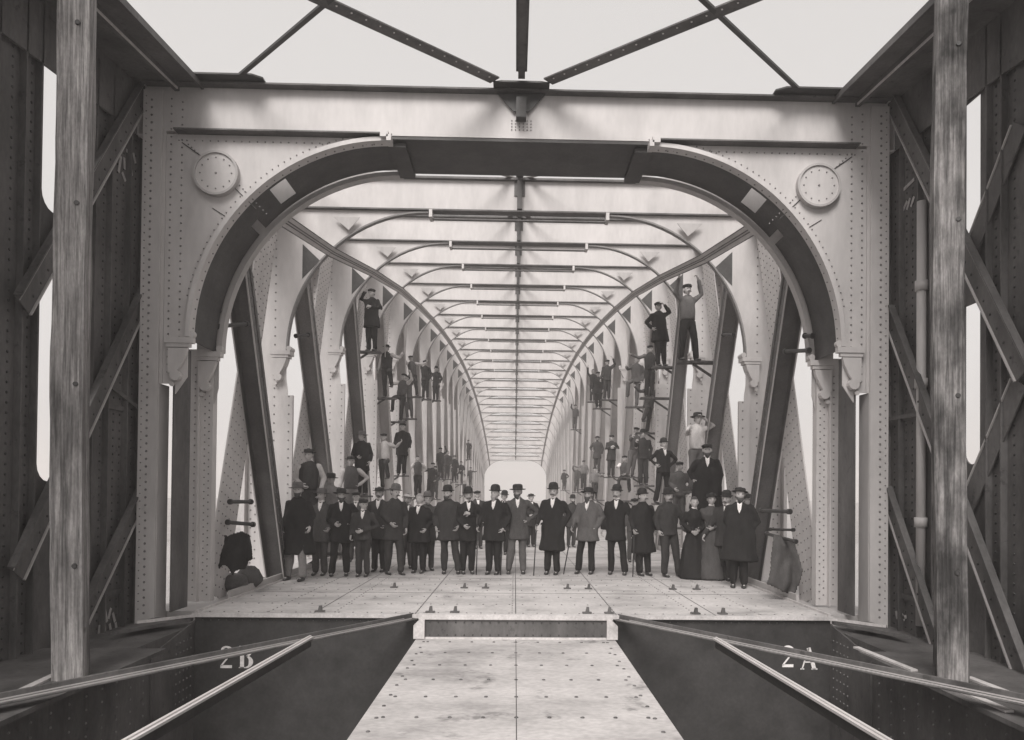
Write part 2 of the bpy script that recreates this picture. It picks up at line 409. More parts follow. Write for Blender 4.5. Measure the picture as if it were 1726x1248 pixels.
    # tapering legs hidden half: outer flange
    # gusset plates lying on the lintel
    for sx in (-1, 1):
        m = MB(); m.prism([(sx*4.2, ya-.27), (sx*3.40, ya-.27), (sx*3.28, ya-.19), (sx*3.28, ya-.02), (sx*4.6, ya-.02), (sx*4.6, ya-.27)], 'z', TOP+.034, TOP+.055)
        part(m, 'corner_gusset', M['black'], f)
    m = MB(); m.prism([(-.36, ya-.05), (.36, ya-.05), (.36, ya-.22), (.25, ya-.25), (-.25, ya-.25), (-.36, ya-.22)], 'z', TOP+.034, TOP+.055)
    m.prism([(-.10, TOP-.24), (-.32, TOP-.002), (.32, TOP-.002), (.10, TOP-.24)], 'y', ya-.06, ya-.045)
    m.box(-.065, .065, ya-.16, ya-.03, TOP-.36, TOP-.10)
    part(m, 'crown_gusset', M['black'], f)
    return f

pf = near_portal()
for k in range(2, NF+1): interior_frame(k)

# far end portal: a deeper light arch closing the tunnel
def side_chord(sx, z_list, mat, name, label=None):
    m = MB(); ks = z_list
    prof = [(4.22, -.62, 4.24, 0.0), (4.22, -.64, 4.36, -.61), (4.10 if ks[0] < 1 else 4.16, 0.03, 5.0, .05), (4.93, -.62, 4.95, .0), (4.78, -.64, 4.93, -.61)]
    for a, b in zip(ks[:-1], ks[1:]):
        for x0, z0, x1, z1 in prof:
            vs = []
            for k in (a, b):
                yy = yk(k); t = TOP + lift(k)
                vs += [(sx*x0, yy, t+z0), (sx*x1, yy, t+z0), (sx*x1, yy, t+z1), (sx*x0, yy, t+z1)]
            m.add(vs, [(0,1,2,3),(7,6,5,4),(0,4,5,1),(1,5,6,2),(2,6,7,3),(3,7,4,0)])
        if 1 <= a <= 4:
            m.cur = 1
            A = Vector((sx*4.219, yk(a), TOP+lift(a)-.58)); B = Vector((sx*4.219, yk(b), TOP+lift(b)-.58))
            m.rivets(A, B, .16, (-sx, 0, 0), .014); m.cur = 0
    part(m, name, [mat, M['rivet']], label=label)
for sx in (-1, 1):
    side_chord(sx, list(range(1, NF+1)), M['paint'], 'top_chord')
    # bottom chord, pale beyond the portal
    m = MB(); m.box(sx*4.12, sx*4.98, yk(1)+.3, yk(NF), -.9, -.03)
    m.box(sx*4.12, sx*4.16, yk(1)+1.2, yk(NF), -.03, .12)
    part(m, 'bottom_chord', M['paint2'])

# posts of the outer web, diagonals
def slim(v, k): return Vector(v)
for k in range(1, NF):
    for sx in (-1, 1):
        ya, yb = yk(k), yk(k+1)
        ta, tb = BOT+lift(k)-.05, BOT+lift(k+1)-.05
        first = k < 12
        # compression diagonal: I-beam in the inner plane, leaning towards the camera at its head
        y0 = ya + (1.25 if k == 1 else .25)
        if k == 1: y0 = ya + 1.12
        a, b = ((sx*4.24, yb-.35, .02), (sx*4.24, y0, ta)) if first else ((sx*4.24, ya+.35, .02), (sx*4.24, yb-.25, tb))
        m = MB()
        A, B = Vector(a), Vector(b); o = Vector((sx*.0, 0, 0))
        m.bar(A, B, .022, .30, (sx, 0, 0))                       # web across x
        d = (B-A).normalized(); nrm = Vector((1, 0, 0)).cross(d).normalized()
        for s_ in (-.15, .15):
            m.bar(A + Vector((s_, 0, 0)), B + Vector((s_, 0, 0)), .28, .024, (1, 0, 0))
        if k <= 4:
            for s_ in (-.135, .135):
                m.cur = 1; L = (B-A).length
                for i in range(int(L/.14)):
                    p = A + d*(i*.14) + Vector((-sx*.163, 0, 0)) + nrm*(.05 if s_ > 0 else -.05)
                    m.rivet(p, (-sx, 0, 0), .014)
                m.cur = 0
        m.cur = 2
        for s_ in ((-.155, .155) if k <= 3 else ()):
            m.bar(A + Vector((s_*sx, -.0, 0)) + nrm*(-.145 if nrm.y > 0 else .145), B + Vector((s_*sx, 0, 0)) + nrm*(-.145 if nrm.y > 0 else .145), .02, .02, (1, 0, 0))
            m.bar(A + Vector((-sx*.166, 0, 0)) - nrm*.02, B + Vector((-sx*.166, 0, 0)) - nrm*.02, .022, .006, (1, 0, 0))
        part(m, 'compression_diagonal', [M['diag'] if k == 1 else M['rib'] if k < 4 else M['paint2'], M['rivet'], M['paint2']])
        # tension diagonal: broad flat plate in the outer plane
        a, b = ((sx*4.40, ya+(1.35 if k == 1 else .55), .02), (sx*4.40, yb-.45, tb)) if first else ((sx*4.40, yb-.55, .02), (sx*4.40, ya+.45, ta))
        m = MB(); A, B = Vector(a), Vector(b); d = (B-A).normalized(); nrm = Vector((1, 0, 0)).cross(d).normalized()
        m.bar(A, B, .78, .02, (1, 0, 0))
        if k <= 4:
            m.cur = 1; L = (B-A).length
            for s_ in (-.34, -.2, -.07, .07, .2, .34):
                for i in range(int(L/.15)): m.rivet(A + d*(i*.15) + Vector((-sx*.011, 0, 0)) + nrm*s_, (-sx, 0, 0), .014)
            m.cur = 0
        part(m, 'tension_diagonal', [M['paint'], M['rivet']])
        # dark triangular plate, coloured for the shade between chord and next post
        if k < 12:
            m = MB(); t = tb + .0
            m.prism([(yb-.1, t), (yb-.95, t-.25), (yb-.1, t-1.15)], 'x', sx*4.94, sx*4.96)
            part(m, 'chord_shade_plate', M['primer_and_shade'])

# paired haunch angles joining the arch ribs from frame to frame
def haunch(k):
    return 3.45, 5.37 + lift(k)
for k in range(1, NF):
    for sx in (-1, 1):
        (xa, za), (xb, zb) = haunch(k), haunch(k+1)
        ya = yk(k) + (Z0*.105 if k == 1 else 0); yb = yk(k+1)-.02
        if k == 1: za = 5.37 + .12
        m = MB(); u = Vector((-sx*.7, 0, .72)); v = Vector((sx*.72, 0, .7))
        A, B = Vector((sx*xa, ya, za)), Vector((sx*xb, yb, zb))
        m.bar(A, B, .17, .014, v)
        m.cur = 1
        for q in (-.095, -.02, .02, .095): m.bar(A+u*q-v*.012, B+u*q-v*.012, .013, .02, v)
        part(m, 'haunch_angle', [M['paint'], M['primer_and_shade']])  # lips coloured dark to stand for their underside shade
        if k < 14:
            # plate painted with an opening's darkness; small grey plate painted as a gusset shadow
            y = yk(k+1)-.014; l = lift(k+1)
            m = MB(); m.prism([(sx*3.98, 4.86+l), (sx*3.98, 5.50+l), (sx*3.66, 5.20+l)], 'y', y-.004, y); part(m, 'painted_dark_opening', M['soffit'])
            m = MB(); m.prism([(sx*3.40, 5.98+l), (sx*2.92, 5.98+l), (sx*3.12, 5.74+l)], 'y', y-.10, y-.085); part(m, 'painted_gusset_shadow', M['paint2'])

# cross girders, deck
for k in range(2, NF+1):
    m = MB(); y = yk(k); m.box(-4.9, 4.9, y-.02, y+.02, -1.2, -.06); m.box(-4.9, 4.9, y-.15, y+.15, -.06, -.035); m.box(-4.9, 4.9, y-.15, y+.15, -1.24, -1.2)
    part(m, 'cross_girder', M['paint2'])
m = MB(); y = Z0
m.box(-4.10, 4.10, y-.012, y+.012, -2.3, -.06); m.box(-4.10, 4.10, y-.02, y+.3, -.06, -.03)
m.box(-4.10, 4.10, y-.10, y-.013, -2.34, -2.3)
m.cur = 1
for i in range(80): m.rivet((-4.0+i*.1, y-.013, -.09), (0, -1, 0), .009)
m.cur = 0
cg = part(m, 'cross_girder', [M['black'], M['primer_and_shade']], label='dark plate girder under the near edge of the deck, numbered 2B and 2A')
def text(s, loc, size, mat, rz, parent, name='painted_number', font_shear=0, ry=0):
    cu = bpy.data.curves.new(name, 'FONT'); cu.body = s; cu.size = size; cu.extrude = .002; cu.offset = .006; cu.materials.append(mat)
    cu.shear = font_shear
    o = bpy.data.objects.new(name, cu); COL.objects.link(o); o.parent = parent; o.location = loc; o.rotation_euler = (R(90), ry, rz)
    return o
def numeral(s, x, z, h, parent):
    """stencil-like serif numerals in strokes: thick downstrokes and thin hairlines"""
    m = MB(); y = Z0-.016
    def st(x0, z0, x1, z1, wd): m.bar((x+x0*h, y, z+z0*h), (x+x1*h, y, z+z1*h), wd*h, .004, (0, 1, 0))
    def ar(cx, cz, rx, rz_, a0, a1, w0, w1, n=14):
        pr = None
        for i in range(n+1):
            t = R(a0+(a1-a0)*i/n); wd = w0+(w1-w0)*math.sin(PI*i/n); c_, s_ = math.cos(t), math.sin(t)
            q = [(x+(cx+(rx+e*wd/2)*c_)*h, z+(cz+(rz_+e*min(wd, .08)/2)*s_)*h) for e in (-1, 1)]
            if pr: m.prism([pr[0], pr[1], q[1], q[0]], 'y', y-.002, y+.002)
            pr = q
    if s == '2':
        ar(.30, .74, .22, .22, 170, -35, .06, .20); m.cyl((x+.15*h, y-.002, z+.68*h), (x+.15*h, y+.002, z+.68*h), .10*h)
        st(.47, .60, .06, .08, .07); st(.04, .06, .56, .06, .13)
    if s == 'B':
        st(.16, 0, .16, 1, .18); st(.02, .02, .34, .02, .05); st(.02, .98, .34, .98, .05)
        ar(.32, .76, .20, .22, 90, -90, .05, .18); ar(.32, .28, .24, .26, 90, -90, .05, .2)
    if s == 'A':
        st(.04, 0, .34, .98, .06); st(.34, 1.0, .62, 0, .18); st(.14, .34, .50, .34, .05); st(-.04, .02, .14, .02, .05); st(.48, .02, .76, .02, .05)
    return part(m, 'painted_number', M['letter'], parent)
numeral('2', -3.78, -.70, .28, cg); numeral('B', -3.54, -.70, .28, cg)
numeral('2', 3.46, -.66, .28, cg); numeral('A', 3.72, -.69, .28, cg)

# deck plates
m = MB(); m.box(-4.08, 4.08, Z0-.05, yk(NF)+.5, -.028, 0.0)
dk = part(m, 'deck', M['deck'])
m = MB()
yy = Z0 + .35
for i in range(7):
    y = Z0 + .75*i+.08
    m.rivets((-3.95, y, .0), (3.95, y, .0), .18, (0, 0, 1), .014)
for x in (-3.2, -2.35, -1.3, -.05, 1.3, 2.35, 3.2):
    m.rivets((x, Z0+.1, 0), (x, Z0+5, 0), .16, (0, 0, 1), .013)
tag(part(m, 'deck_rivets', M['rivet'], dk), kind='stuff')
m = MB()
for x in (-2.6, -1.3, -.005, 1.3, 2.6): m.box(x-.006, x+.006, Z0-.04, yk(8), .001, .003)
for i in range(1, 8): m.box(-4.05, 4.05, Z0+2.02*i-.006, Z0+2.02*i+.006, .001, .0035)
part(m, 'plate_joint', M['primer_and_shade'], dk)
m = MB(); m.box(-4.12, 4.12, Z0-.07, Z0-.05, -.045, .006)
for sx in (-1, 1): m.box(sx*4.08, sx*4.11, Z0, Z0+11, -.02, .03)
part(m, 'deck_edge', M['rim'], dk)
for x, y in [(q, Z0+.10) for q in (-2.55, -1.12, -.80, .93, 1.22, 2.36, 2.72)] + [(q, Z0+2.6) for q in (-2.0, -.85, -.5, .85, 1.2, 2.6, 3.0)]:
    m = MB(); m.box(x-.06, x+.06, y-.03, y+.05, .004, .02); m.prism([(x-.02, 0.02), (x+.03, 0.02), (x+.025, .085), (x-.005, .085)], 'y', y-.02, y+.03)
    part(m, 'rail_clip', M['primer_and_shade'], dk)

# top bracing: centre strut and crossed ties in the plane of the top chords
for k in range(0, NF):
    ya, yb = yk(k), yk(k+1); a, b = TOP+lift(k), TOP+lift(k+1)
    m = MB(); m.bar((0, ya, a+.10), (0, yb-(.3 if k == 0 else 0), b+.10), .085, .10); m.bar((0, ya, a+.15), (0, yb-(.3 if k == 0 else 0), b+.15), .14, .02)
    part(m, 'centre_strut', M['primer_and_shade'])
    m = MB()
    if k == 0:
        for sx in (-1, 1):
            # broad ties meet over the middle of the portal lintel
            A = Vector((sx*.34, yb-.22, b+.07)); B = Vector((sx*4.2, ya+.0, a+.07))
            m.bar(A, B, .17, .018); m.bar(A+Vector((0, .06, .045)), B+Vector((0, .06, .045)), .02, .08)
            m.cur = 1
            for i in range(30):
                p = A.lerp(B, (i+.5)/30); m.rivet(p+Vector((0, -.04, -.0095)), (0, 0, -1), .013)
            m.cur = 0
    else:
        for sx in (-1, 1):
            m.bar((sx*.1, ya, a+.05), (sx*4.2, yb, b+.05), .075, .02)
            m.bar((sx*4.2, ya, a+.05), (sx*.1, yb, b+.05), .075, .02)
    part(m, 'wind_brace', [M['primer_and_shade'] if k < 1 else M['paint2'], M['letter']])
    if k == 0:
        m = MB()
        for sx in (-1, 1): m.bar((sx*3.66, yb-.10, b+.07), (sx*.1, ya, a+.10), .055, .03)
        part(m, 'wind_brace', M['black'], label='thin dark tie crossing above the near bay')

# ------------------------------------------------------------------ near bay, around and under the camera
def wall_plate(sx):
    """dark web plates of the near bay with slots of daylight between them"""
    m = MB(); x0, x1 = sx*5.00, sx*5.02
    yl = lambda z: Z0*z
    S0, S1 = (.814, .853) if sx < 0 else (.822, .851)
    m.box(x0, x1, yl(S1), yl(1.06), -1.2, 7.2)
    m.box(x0, x1, yl(.35), yl(S0), -1.2, 6.6)
    zc = lambda py, z: EYE + (VY-py)*z/PPM
    for (p0, p1) in ((1030 if sx < 0 else 1000, 1400), (0-200, 108 if sx < 0 else 148)):
        a, b = sorted((zc(p0, .84), zc(p1, .84))); m.box(x0, x1, yl(S0), yl(S1), a, b)
    for (p0, p1) in (((375, 470), (820, 1030)) if sx < 0 else ((410, 500), (775, 1000))):
        a, b = zc(p1, .84), zc(p0, .84)
        y0, y1 = yl(S0), yl(S1); r = (y1-y0)/2
        m.prism([(y0, a), (y0, b), (y1, b), (y1, a)], 'x', x0, x1)
        # rounded ends
        for zz, s_ in ((b, 1),):
            m.prism([(y0, zz-.001), (y0, zz+r)] + [(y0+r-r*math.cos(t*PI/8), zz+r-r*math.sin(t*PI/8)) for t in range(0, 9)] + [(y1, zz-.001)], 'x', x0, x1)
    # vertical angle stiffeners and rivet columns
    for z in (.70, .735, .775, .800, .865, .905, .94, .985, 1.02):
        m.box(x0, x0-sx*.07, yl(z), yl(z)+.02, -.9, 6.6)
    m.cur = 1
    for z in (.76, .79, .805, .862, .87, .888, .93, .96, .975, 1.005):
        for i in range(76): m.rivet((x0-sx*.001, yl(z)+.04, -.6+i*.1), (-sx, 0, 0), .016)
    m.cur = 0
    # horizontal cover plate joints
    for py in (690, 1010): 
        zz = zc(py, .93); m.box(x0, x0-sx*.03, yl(.87), yl(1.0), zz-.03, zz+.03)
    return part(m, 'girder_web', [M['primer_and_shade'], M['black']], label='dark unpainted girder web with chalk marks, beside the camera')
for sx in (-1, 1):
    gw = wall_plate(sx)
    # near top chord and bottom chord
    m = MB(); ks = [-1, 0, 1]
    for a, b in zip(ks[:-1], ks[1:]):
        for x0, z0, x1, z1 in ((4.10, .03, 5.14, .06), (4.93, -.62, 4.96, .03), (4.40, -.06, 4.46, .03), (4.09, -.03, 4.12, .03), (5.04, -.3, 5.08, .03)):
            vs = []
            for k in (a, b):
                t = TOP+lift(k); y_ = yk(k) - (.0 if k < 1 else .02)
                vs += [(sx*x0, y_, t+z0), (sx*x1, y_, t+z0), (sx*x1, y_, t+z1), (sx*x0, y_, t+z1)]
            m.add(vs, [(0,1,2,3),(7,6,5,4),(0,4,5,1),(1,5,6,2),(2,6,7,3),(3,7,4,0)])
    part(m, 'top_chord', M['primer_and_shade'])
    m = MB(); m.cur = 0
    vs = []
    for k in (0, 1):
        t = TOP+lift(k); y_ = yk(k)-.1; vs += [(sx*4.385, y_, t-.075), (sx*4.40, y_, t-.075), (sx*4.40, y_, t-.05), (sx*4.385, y_, t-.05)]
    m.add(vs, [(0,1,2,3),(7,6,5,4),(0,4,5,1),(1,5,6,2),(2,6,7,3),(3,7,4,0)]); part(m, 'chord_edge', M['rim'])
    m = MB(); m.box(sx*4.13, sx*5.10, 1.5, Z0+.2, -1.5, -.16)
    m.box(sx*3.72, sx*5.2, 1.5, Z0-1.6, -.16, -.12)
    m.cur = 1
    for i in range(60): m.rivets((sx*4.129, 4.2+i*.09, -.3-(i % 3)*.02), (sx*4.129, 4.2+i*.09, -1.2), .12, (-sx, 0, 0), .013) if i % 3 == 0 else None
    m.cur = 0
    part(m, 'bottom_chord', [M['primer_and_shade'], M['rivet']])
    # lacing bars in the near bay: flat bars with a pale edge, crossing the slots of daylight
    for (xa, ya_, xb, yb_) in (((242, 176, 52, 535), (242, 528, 50, 975), (238, 868, 118, 1135)) if sx < 0 else ((1500, 176, 1722, 640), (1502, 555, 1722, 1150), (1500, 862, 1600, 1160))):
        m = MB(); za, zb_ = abs(4.89*PPM/(xa-VX)), abs(4.89*PPM/(xb-VX))
        A = W(xa, ya_, za); B = W(xb, yb_, zb_); A.x = B.x = sx*4.89; d = (B-A).normalized(); nn = Vector((1, 0, 0)).cross(d).normalized()
        if nn.z < 0: nn = -nn
        A = A+nn*.13-d*.22; B = B+nn*.13
        m.bar(A, B, .27, .016, (1, 0, 0))
        m.bar(A+nn*.125+Vector((-sx*.04, 0, 0)), B+nn*.125+Vector((-sx*.04, 0, 0)), .016, .065, (1, 0, 0))
        m.cur = 1
        m.bar(A-nn*.13+Vector((-sx*.012, 0, 0)), B-nn*.13+Vector((-sx*.012, 0, 0)), .018, .03, (1, 0, 0))
        m.bar(A+nn*.06+Vector((-sx*.012, 0, 0)), B+nn*.06+Vector((-sx*.012, 0, 0)), .007, .01, (1, 0, 0))
        m.cur = 2; L = (B-A).length
        for q in range(int(L/.2)): m.rivet(A+d*(q*.2+.06)-nn*.06+Vector((-sx*.009, 0, 0)), (-sx, 0, 0), .016)
        part(m, 'lacing_bar', [M['primer_and_shade'], M['paint2'], M['black']])
    # counter bars further out
    for (xa, ya_, xb, yb_) in (() if sx < 0 else ((1628, 455, 1728, 195), (1626, 880, 1728, 640))):
        m = MB(); A = W(xa, ya_, abs(4.955*PPM/(xa-VX))); B = W(xb, yb_, abs(4.955*PPM/(xb-VX))); A.x = B.x = sx*4.955
        m.bar(A, B, .24, .016, (1, 0, 0)); m.cur = 1; m.bar(A+Vector((-.015, .11, .05)), B+Vector((-.015, .11, .05)), .016, .02, (1, 0, 0)); part(m, 'lacing_bar', [M['primer_and_shade'], M['paint2']])
    # second, thinner bars crossing the other way further out
    for (xa, ya_, xb, yb_) in (((236, 690, 172, 640),) if sx < 0 else ((1502, 705, 1560, 695),)):
        m = MB(); A = W(xa, ya_, abs(4.95*PPM/(xa-VX))); B = W(xb, yb_, abs(4.95*PPM/(xb-VX))); A.x = B.x = sx*4.95
        m.bar(A, B, .05, .03, (1, 0, 0)); part(m, 'joint_cover', [M['primer_and_shade']])
    # pale edges on the bottom chord
    for (a, b) in ((((150, 1119), (40, 1172)),) if sx < 0 else (((1448, 1088), (1548, 1127)), ((1592, 1146), (1712, 1196)), ((1640, 1138), (1715, 1166)))):
        m = MB(); A = W(a[0], a[1], 1.662*PPM/(a[1]-VY)); B = W(b[0], b[1], 1.662*PPM/(b[1]-VY)); A.z = B.z = -.112; m.bar(A, B, .07, .02); part(m, 'chord_edge', M['rim'])
    # knee at the foot of the portal
    m = MB(); 
    m.prism([(sx*4.12, Z0-.02), (sx*4.12, Z0-.10), (sx*4.62, Z0-1.0), (sx*4.62, Z0-.02)], 'z', -.10, -.06)
    m.prism([(Z0+.02, -2.3), (Z0+.02, -.1), (Z0-1.1, -.3), (Z0-1.1, -2.3)], 'x', sx*4.101, sx*4.125)
    m.cur = 1
    for i in range(9):
        for j in range(5): m.rivet((sx*4.104, Z0-.12-j*.1, -.3-i*.12), (-sx, 0, 0), .014)
    m.cur = 0
    part(m, 'knee_plate', [M['primer_and_shade'], M['rivet']])
    m = MB(); m.bar((sx*4.10, Z0-.03, -.03), (sx*4.62, Z0-.45, -.05), .06, .03); part(m, 'knee_edge', M['rim'])
# frame 0 over the camera's head (outside the picture, it shades the near bay)

# central longitudinal girder below deck level
m = MB()
m.box(-1.27, 1.27, 1.5, Z0-.02, -.34, -.30)
part(m, 'walkway_plate', M['deck'])
m = MB()
m.box(-.004, .004, 1.5, Z0-.02, -.30, -.297); 
for sx in (-1, 1):
    m.rivets((sx*1.15, 4, -.30), (sx*1.15, Z0-.3, -.30), .33, (0, 0, 1), .02)
for i in range(8):
    y = Z0-.3-.62*i; m.rivets((-1.1, y, -.30), (1.1, y, -.30), .27, (0, 0, 1), .02)
tag(part(m, 'walkway_rivets', M['primer_and_shade']), kind='stuff')
m = MB()
for sx in (-1, 1): m.box(sx*1.23, sx*1.25, 1.5, Z0-.02, -1.5, -.342)
part(m, 'longitudinal_girder', M['black'])
m = MB()
m.box(-1.2, 1.2, Z0-.10, Z0-.08, -.29, -.05)
m.cur = 1
m.box(-1.24, 1.24, Z0-.13, Z0-.02, -.05, .012)
for sx in (-1, 1):
    m.prism([(sx*1.16, -.29), (sx*1.30, -.29), (sx*1.30, -.12), (sx*1.22, -.045), (sx*1.16, -.045)], 'y', Z0-.16, Z0-.05)
m.box(-1.2, 1.2, Z0-.12, Z0-.098, -.30, -.275)
m.cur = 2; m.rivets((-1.1, Z0-.101, -.25), (1.1, Z0-.101, -.25), .11, (0, -1, 0), .012)
m.rivets((-1.1, Z0-.101, -.09), (1.1, Z0-.101, -.09), .11, (0, -1, 0), .012)
part(m, 'step_plate', [M['primer_and_shade'], M['rim'], M['black']])
# floor bracing seen from above
for sx in (-1, 1):
    m = MB(); A = Vector((sx*1.32, Z0-.1, -.04)); B = W(60, 1168, .607) if sx < 0 else W(1690, 1180, .60)
    d = (B-A).normalized(); B = B + d*.8
    m.bar(A, B, .16, .016); m.bar(A+Vector((0, .06, .03)), B+Vector((0, .08, .03)), .02, .06)
    part(m, 'floor_brace', M['primer_and_shade'], bev=.004)
    m = MB(); m.bar(A+Vector((0, -.09, .012)), B+Vector((0, -.09, .012)), .009, .010); m.bar(A+Vector((0, .05, .012)), B+Vector((0, .05, .012)), .008, .010)
    part(m, 'brace_edge', M['paint2'])
    a, b = ((527, 1072), (290, 1206)) if sx < 0 else ((1208, 1078), (1436, 1214))
    m = MB(); A = W(a[0], a[1], .84); B = W(b[0], b[1], .545); d = (B-A).normalized()
    B = B + d*1.5
    m.bar(A, B, .07, .02); m.cur = 1; m.bar(A+Vector((0, 0, -.055)), B+Vector((0, 0, -.055)), .016, .09)
    m.cur = 0; m.bar(A+Vector((0, 0, .016)), B+Vector((0, 0, .016)), .02, .012)
    part(m, 'stringer', [M['paint'], M['black']])
# chalk marks
def chalk(pts, sx, x=4.985):
    m = MB()
    for (a, b) in pts:
        za, zb_ = abs(x*PPM/(a[0]-VX)), abs(x*PPM/(b[0]-VX)); A = W(a[0], a[1], za); B = W(b[0], b[1], zb_); A.x = B.x = sx*x
        m.bar(A, B, .045, .003, (1, 0, 0))
    part(m, 'chalk_mark', M['chalk'])
chalk([((208,258),(215,262)),((215,262),(218,300)),((205,270),(206,290)),((200,268),(196,295)),((220,262),(224,280)),((202,295),(208,310)),((190,262),(186,285))], -1)
chalk([((186,1025),(190,1045)),((196,1022),(192,1040)),((199,1030),(203,1045)),((178,1050),(176,1072)),((186,1050),(187,1070)),((194,1048),(198,1068)),((204,1046),(207,1066))], -1)
chalk([((1524,312),(1544,292)),((1524,348),(1532,330)),((1531,345),(1537,325)),((1538,340),(1544,322))], 1)
chalk([((1515,1032),(1517,1046)),((1524,1036),(1530,1048)),((1521,1044),(1533,1042))], 1)

# stay rods and clamps hung between post and diagonal
def rod(p, q, z0, z1, r=.02, ends=True, name='stay_rod'):
    m = MB(); A = W(p[0], p[1], z0); B = W(q[0], q[1], z1); m.cyl(A, B, r)
    if ends: m.cyl(A, A.lerp(B, .06), r*1.45); m.cyl(B, B.lerp(A, .06), r*1.45)
    return part(m, name, M['black'])
for a in (((368,553),(420,548),1.10,1.17,.03), ((372,527),(392,524),1.1,1.13,.025), ((392,846),(428,846),1.16,1.22,.03), ((388,880),(432,884),1.16,1.22,.03),
          ((1285,861),(1336,863),1.22,1.14,.03), ((1300,893),(1342,894),1.22,1.14,.02), ((1294,900),(1346,914),1.22,1.12,.025), ((1328,590),(1370,588),1.17,1.09,.03),
          ((1362,563),(1376,563),1.1,1.08,.03), ((500,568),(522,566),1.46,1.5,.03), ((1222,562),(1240,562),1.5,1.45,.03)):
    rod(a[0], a[1], a[2], a[3], a[4])

# ------------------------------------------------------------------ surroundings
m = MB(); m.box(-640, 640, -50, 600, -9.0, -8.9)
tag(m.build('water', M['water']), kind='structure')
hz = bpy.data.materials.new('haze'); hz.use_nodes = True; hn = hz.node_tree; hn.nodes.clear()
ho = hn.nodes.new('ShaderNodeOutputMaterial'); pv = hn.nodes.new('ShaderNodeVolumePrincipled')
pv.inputs['Color'].default_value = (1, .965, .945, 1); pv.inputs['Density'].default_value = HAZE; pv.inputs['Anisotropy'].default_value = .2
hn.links.new(pv.outputs[0], ho.inputs['Volume'])
m = MB(); m.box(-650, 650, -60, 620, -12, 22)
tag(m.build('haze', hz), kind='stuff')
m = MB()
rings = []
random.seed(4)
pts = []
NX = 60
for j in range(8):
    for i in range(NX+1):
        x = -640+1280*i/NX; y = 150 + 60*noise.noise(Vector((x*.004, 3, 0))) + j*45
        z = -9.3 + min(j, 3)*2.2 + 3*noise.noise(Vector((x*.01, j*.5, 7)))*(j > 0)
        pts.append((x, y, z))
m.add(pts, [(j*(NX+1)+i, j*(NX+1)+i+1, (j+1)*(NX+1)+i+1, (j+1)*(NX+1)+i) for j in range(7) for i in range(NX)])
tag(m.build('far_bank', M['bank'], smooth=True), kind='structure')
# ------------------------------------------------------------------ people
def cloth(name, base, rough=.9): return material(name, base, base*.7, base*1.35, 5, rough, 70, (1, 1, .5), bump=.35, spec=.15)
M['c_black'] = cloth('black_wool', .026); M['c_dark'] = cloth('dark_wool', .048); M['c_char'] = cloth('charcoal_wool', .085)
M['c_grey'] = cloth('grey_tweed', .12); M['c_mid'] = cloth('worn_drill', .20); M['c_light'] = cloth('pale_linen', .5); M['c_white'] = cloth('white_shirt', .8)
M['skin'] = material('skin', .50, .42, .58, 9, .6, 60, spec=.3); M['eye'] = material('eye', .03, rough=.3)
M['hair'] = material('dark_hair', .07, .03, .11, 14, .7, 60, bump=.3); M['greyhair'] = material('grey_hair', .34, .22, .45, 14, .7, 60, bump=.3)
M['felt'] = material('black_felt', .03, rough=.7, spec=.2); M['feltg'] = material('grey_felt', .12, rough=.85, spec=.15); M['straw'] = material('straw', .45, .32, .55, 18, .9, 60)
M['leather'] = material('boot_leather', .03, rough=.45)
M['cane'] = material('dark_cane', .03, rough=.4)

TMP = bpy.data.scenes.new('workbench')
def tube(path, rad, n=10):
    """rings of a limb: path of points, radii (rx, ry) or r, rounded ends"""
    P = [Vector(p) for p in path]; rings = []
    R2 = [(r, r) if not isinstance(r, tuple) else r for r in rad]
    d0 = (P[1]-P[0]).normalized(); d1 = (P[-1]-P[-2]).normalized()
    seq = [(P[0]-d0*max(R2[0])*.55, (R2[0][0]*.55, R2[0][1]*.55), d0)]
    for i, p in enumerate(P):
        d = (P[min(i+1, len(P)-1)]-P[max(i-1, 0)]).normalized(); seq.append((p, R2[i], d))
    seq.append((P[-1]+d1*max(R2[-1])*.55, (R2[-1][0]*.55, R2[-1][1]*.55), d1))
    u = None
    for p, (rx, ry), d in seq:
        ref = Vector((1, 0, 0)) if abs(d.x) < .8 else Vector((0, 1, 0))
        u = (ref - d*ref.dot(d)).normalized(); v = d.cross(u)
        rings.append([p + u*rx*math.cos(2*PI*i/n) + v*ry*math.sin(2*PI*i/n) for i in range(n)])
    return rings
def remesh(mb, vox, name='tmp', rough=0.0, seed=0, smooth=2):
    me = mb.mesh(name, []); o = bpy.data.objects.new(name, me); TMP.collection.objects.link(o)
    r = o.modifiers.new('r', 'REMESH'); r.mode = 'VOXEL'; r.voxel_size = vox; r.use_smooth_shade = True
    if smooth:
        s = o.modifiers.new('s', 'SMOOTH'); s.iterations = smooth; s.factor = .5
    with bpy.context.temp_override(scene=TMP, view_layer=TMP.view_layers[0]):
        dg = bpy.context.evaluated_depsgraph_get()
    new = bpy.data.meshes.new_from_object(o.evaluated_get(dg)); bpy.data.objects.remove(o); bpy.data.meshes.remove(me)
    if rough:
        for v in new.vertices:
            p = v.co; q = Vector((p.x*9+seed, p.y*9, p.z*3.2+seed*.7))
            v.co = p + v.normal*rough*(noise.noise(q) + .5*noise.noise(q*2.1))
    new.polygons.foreach_set('use_smooth', [True]*len(new.polygons)); new.update()
    return new
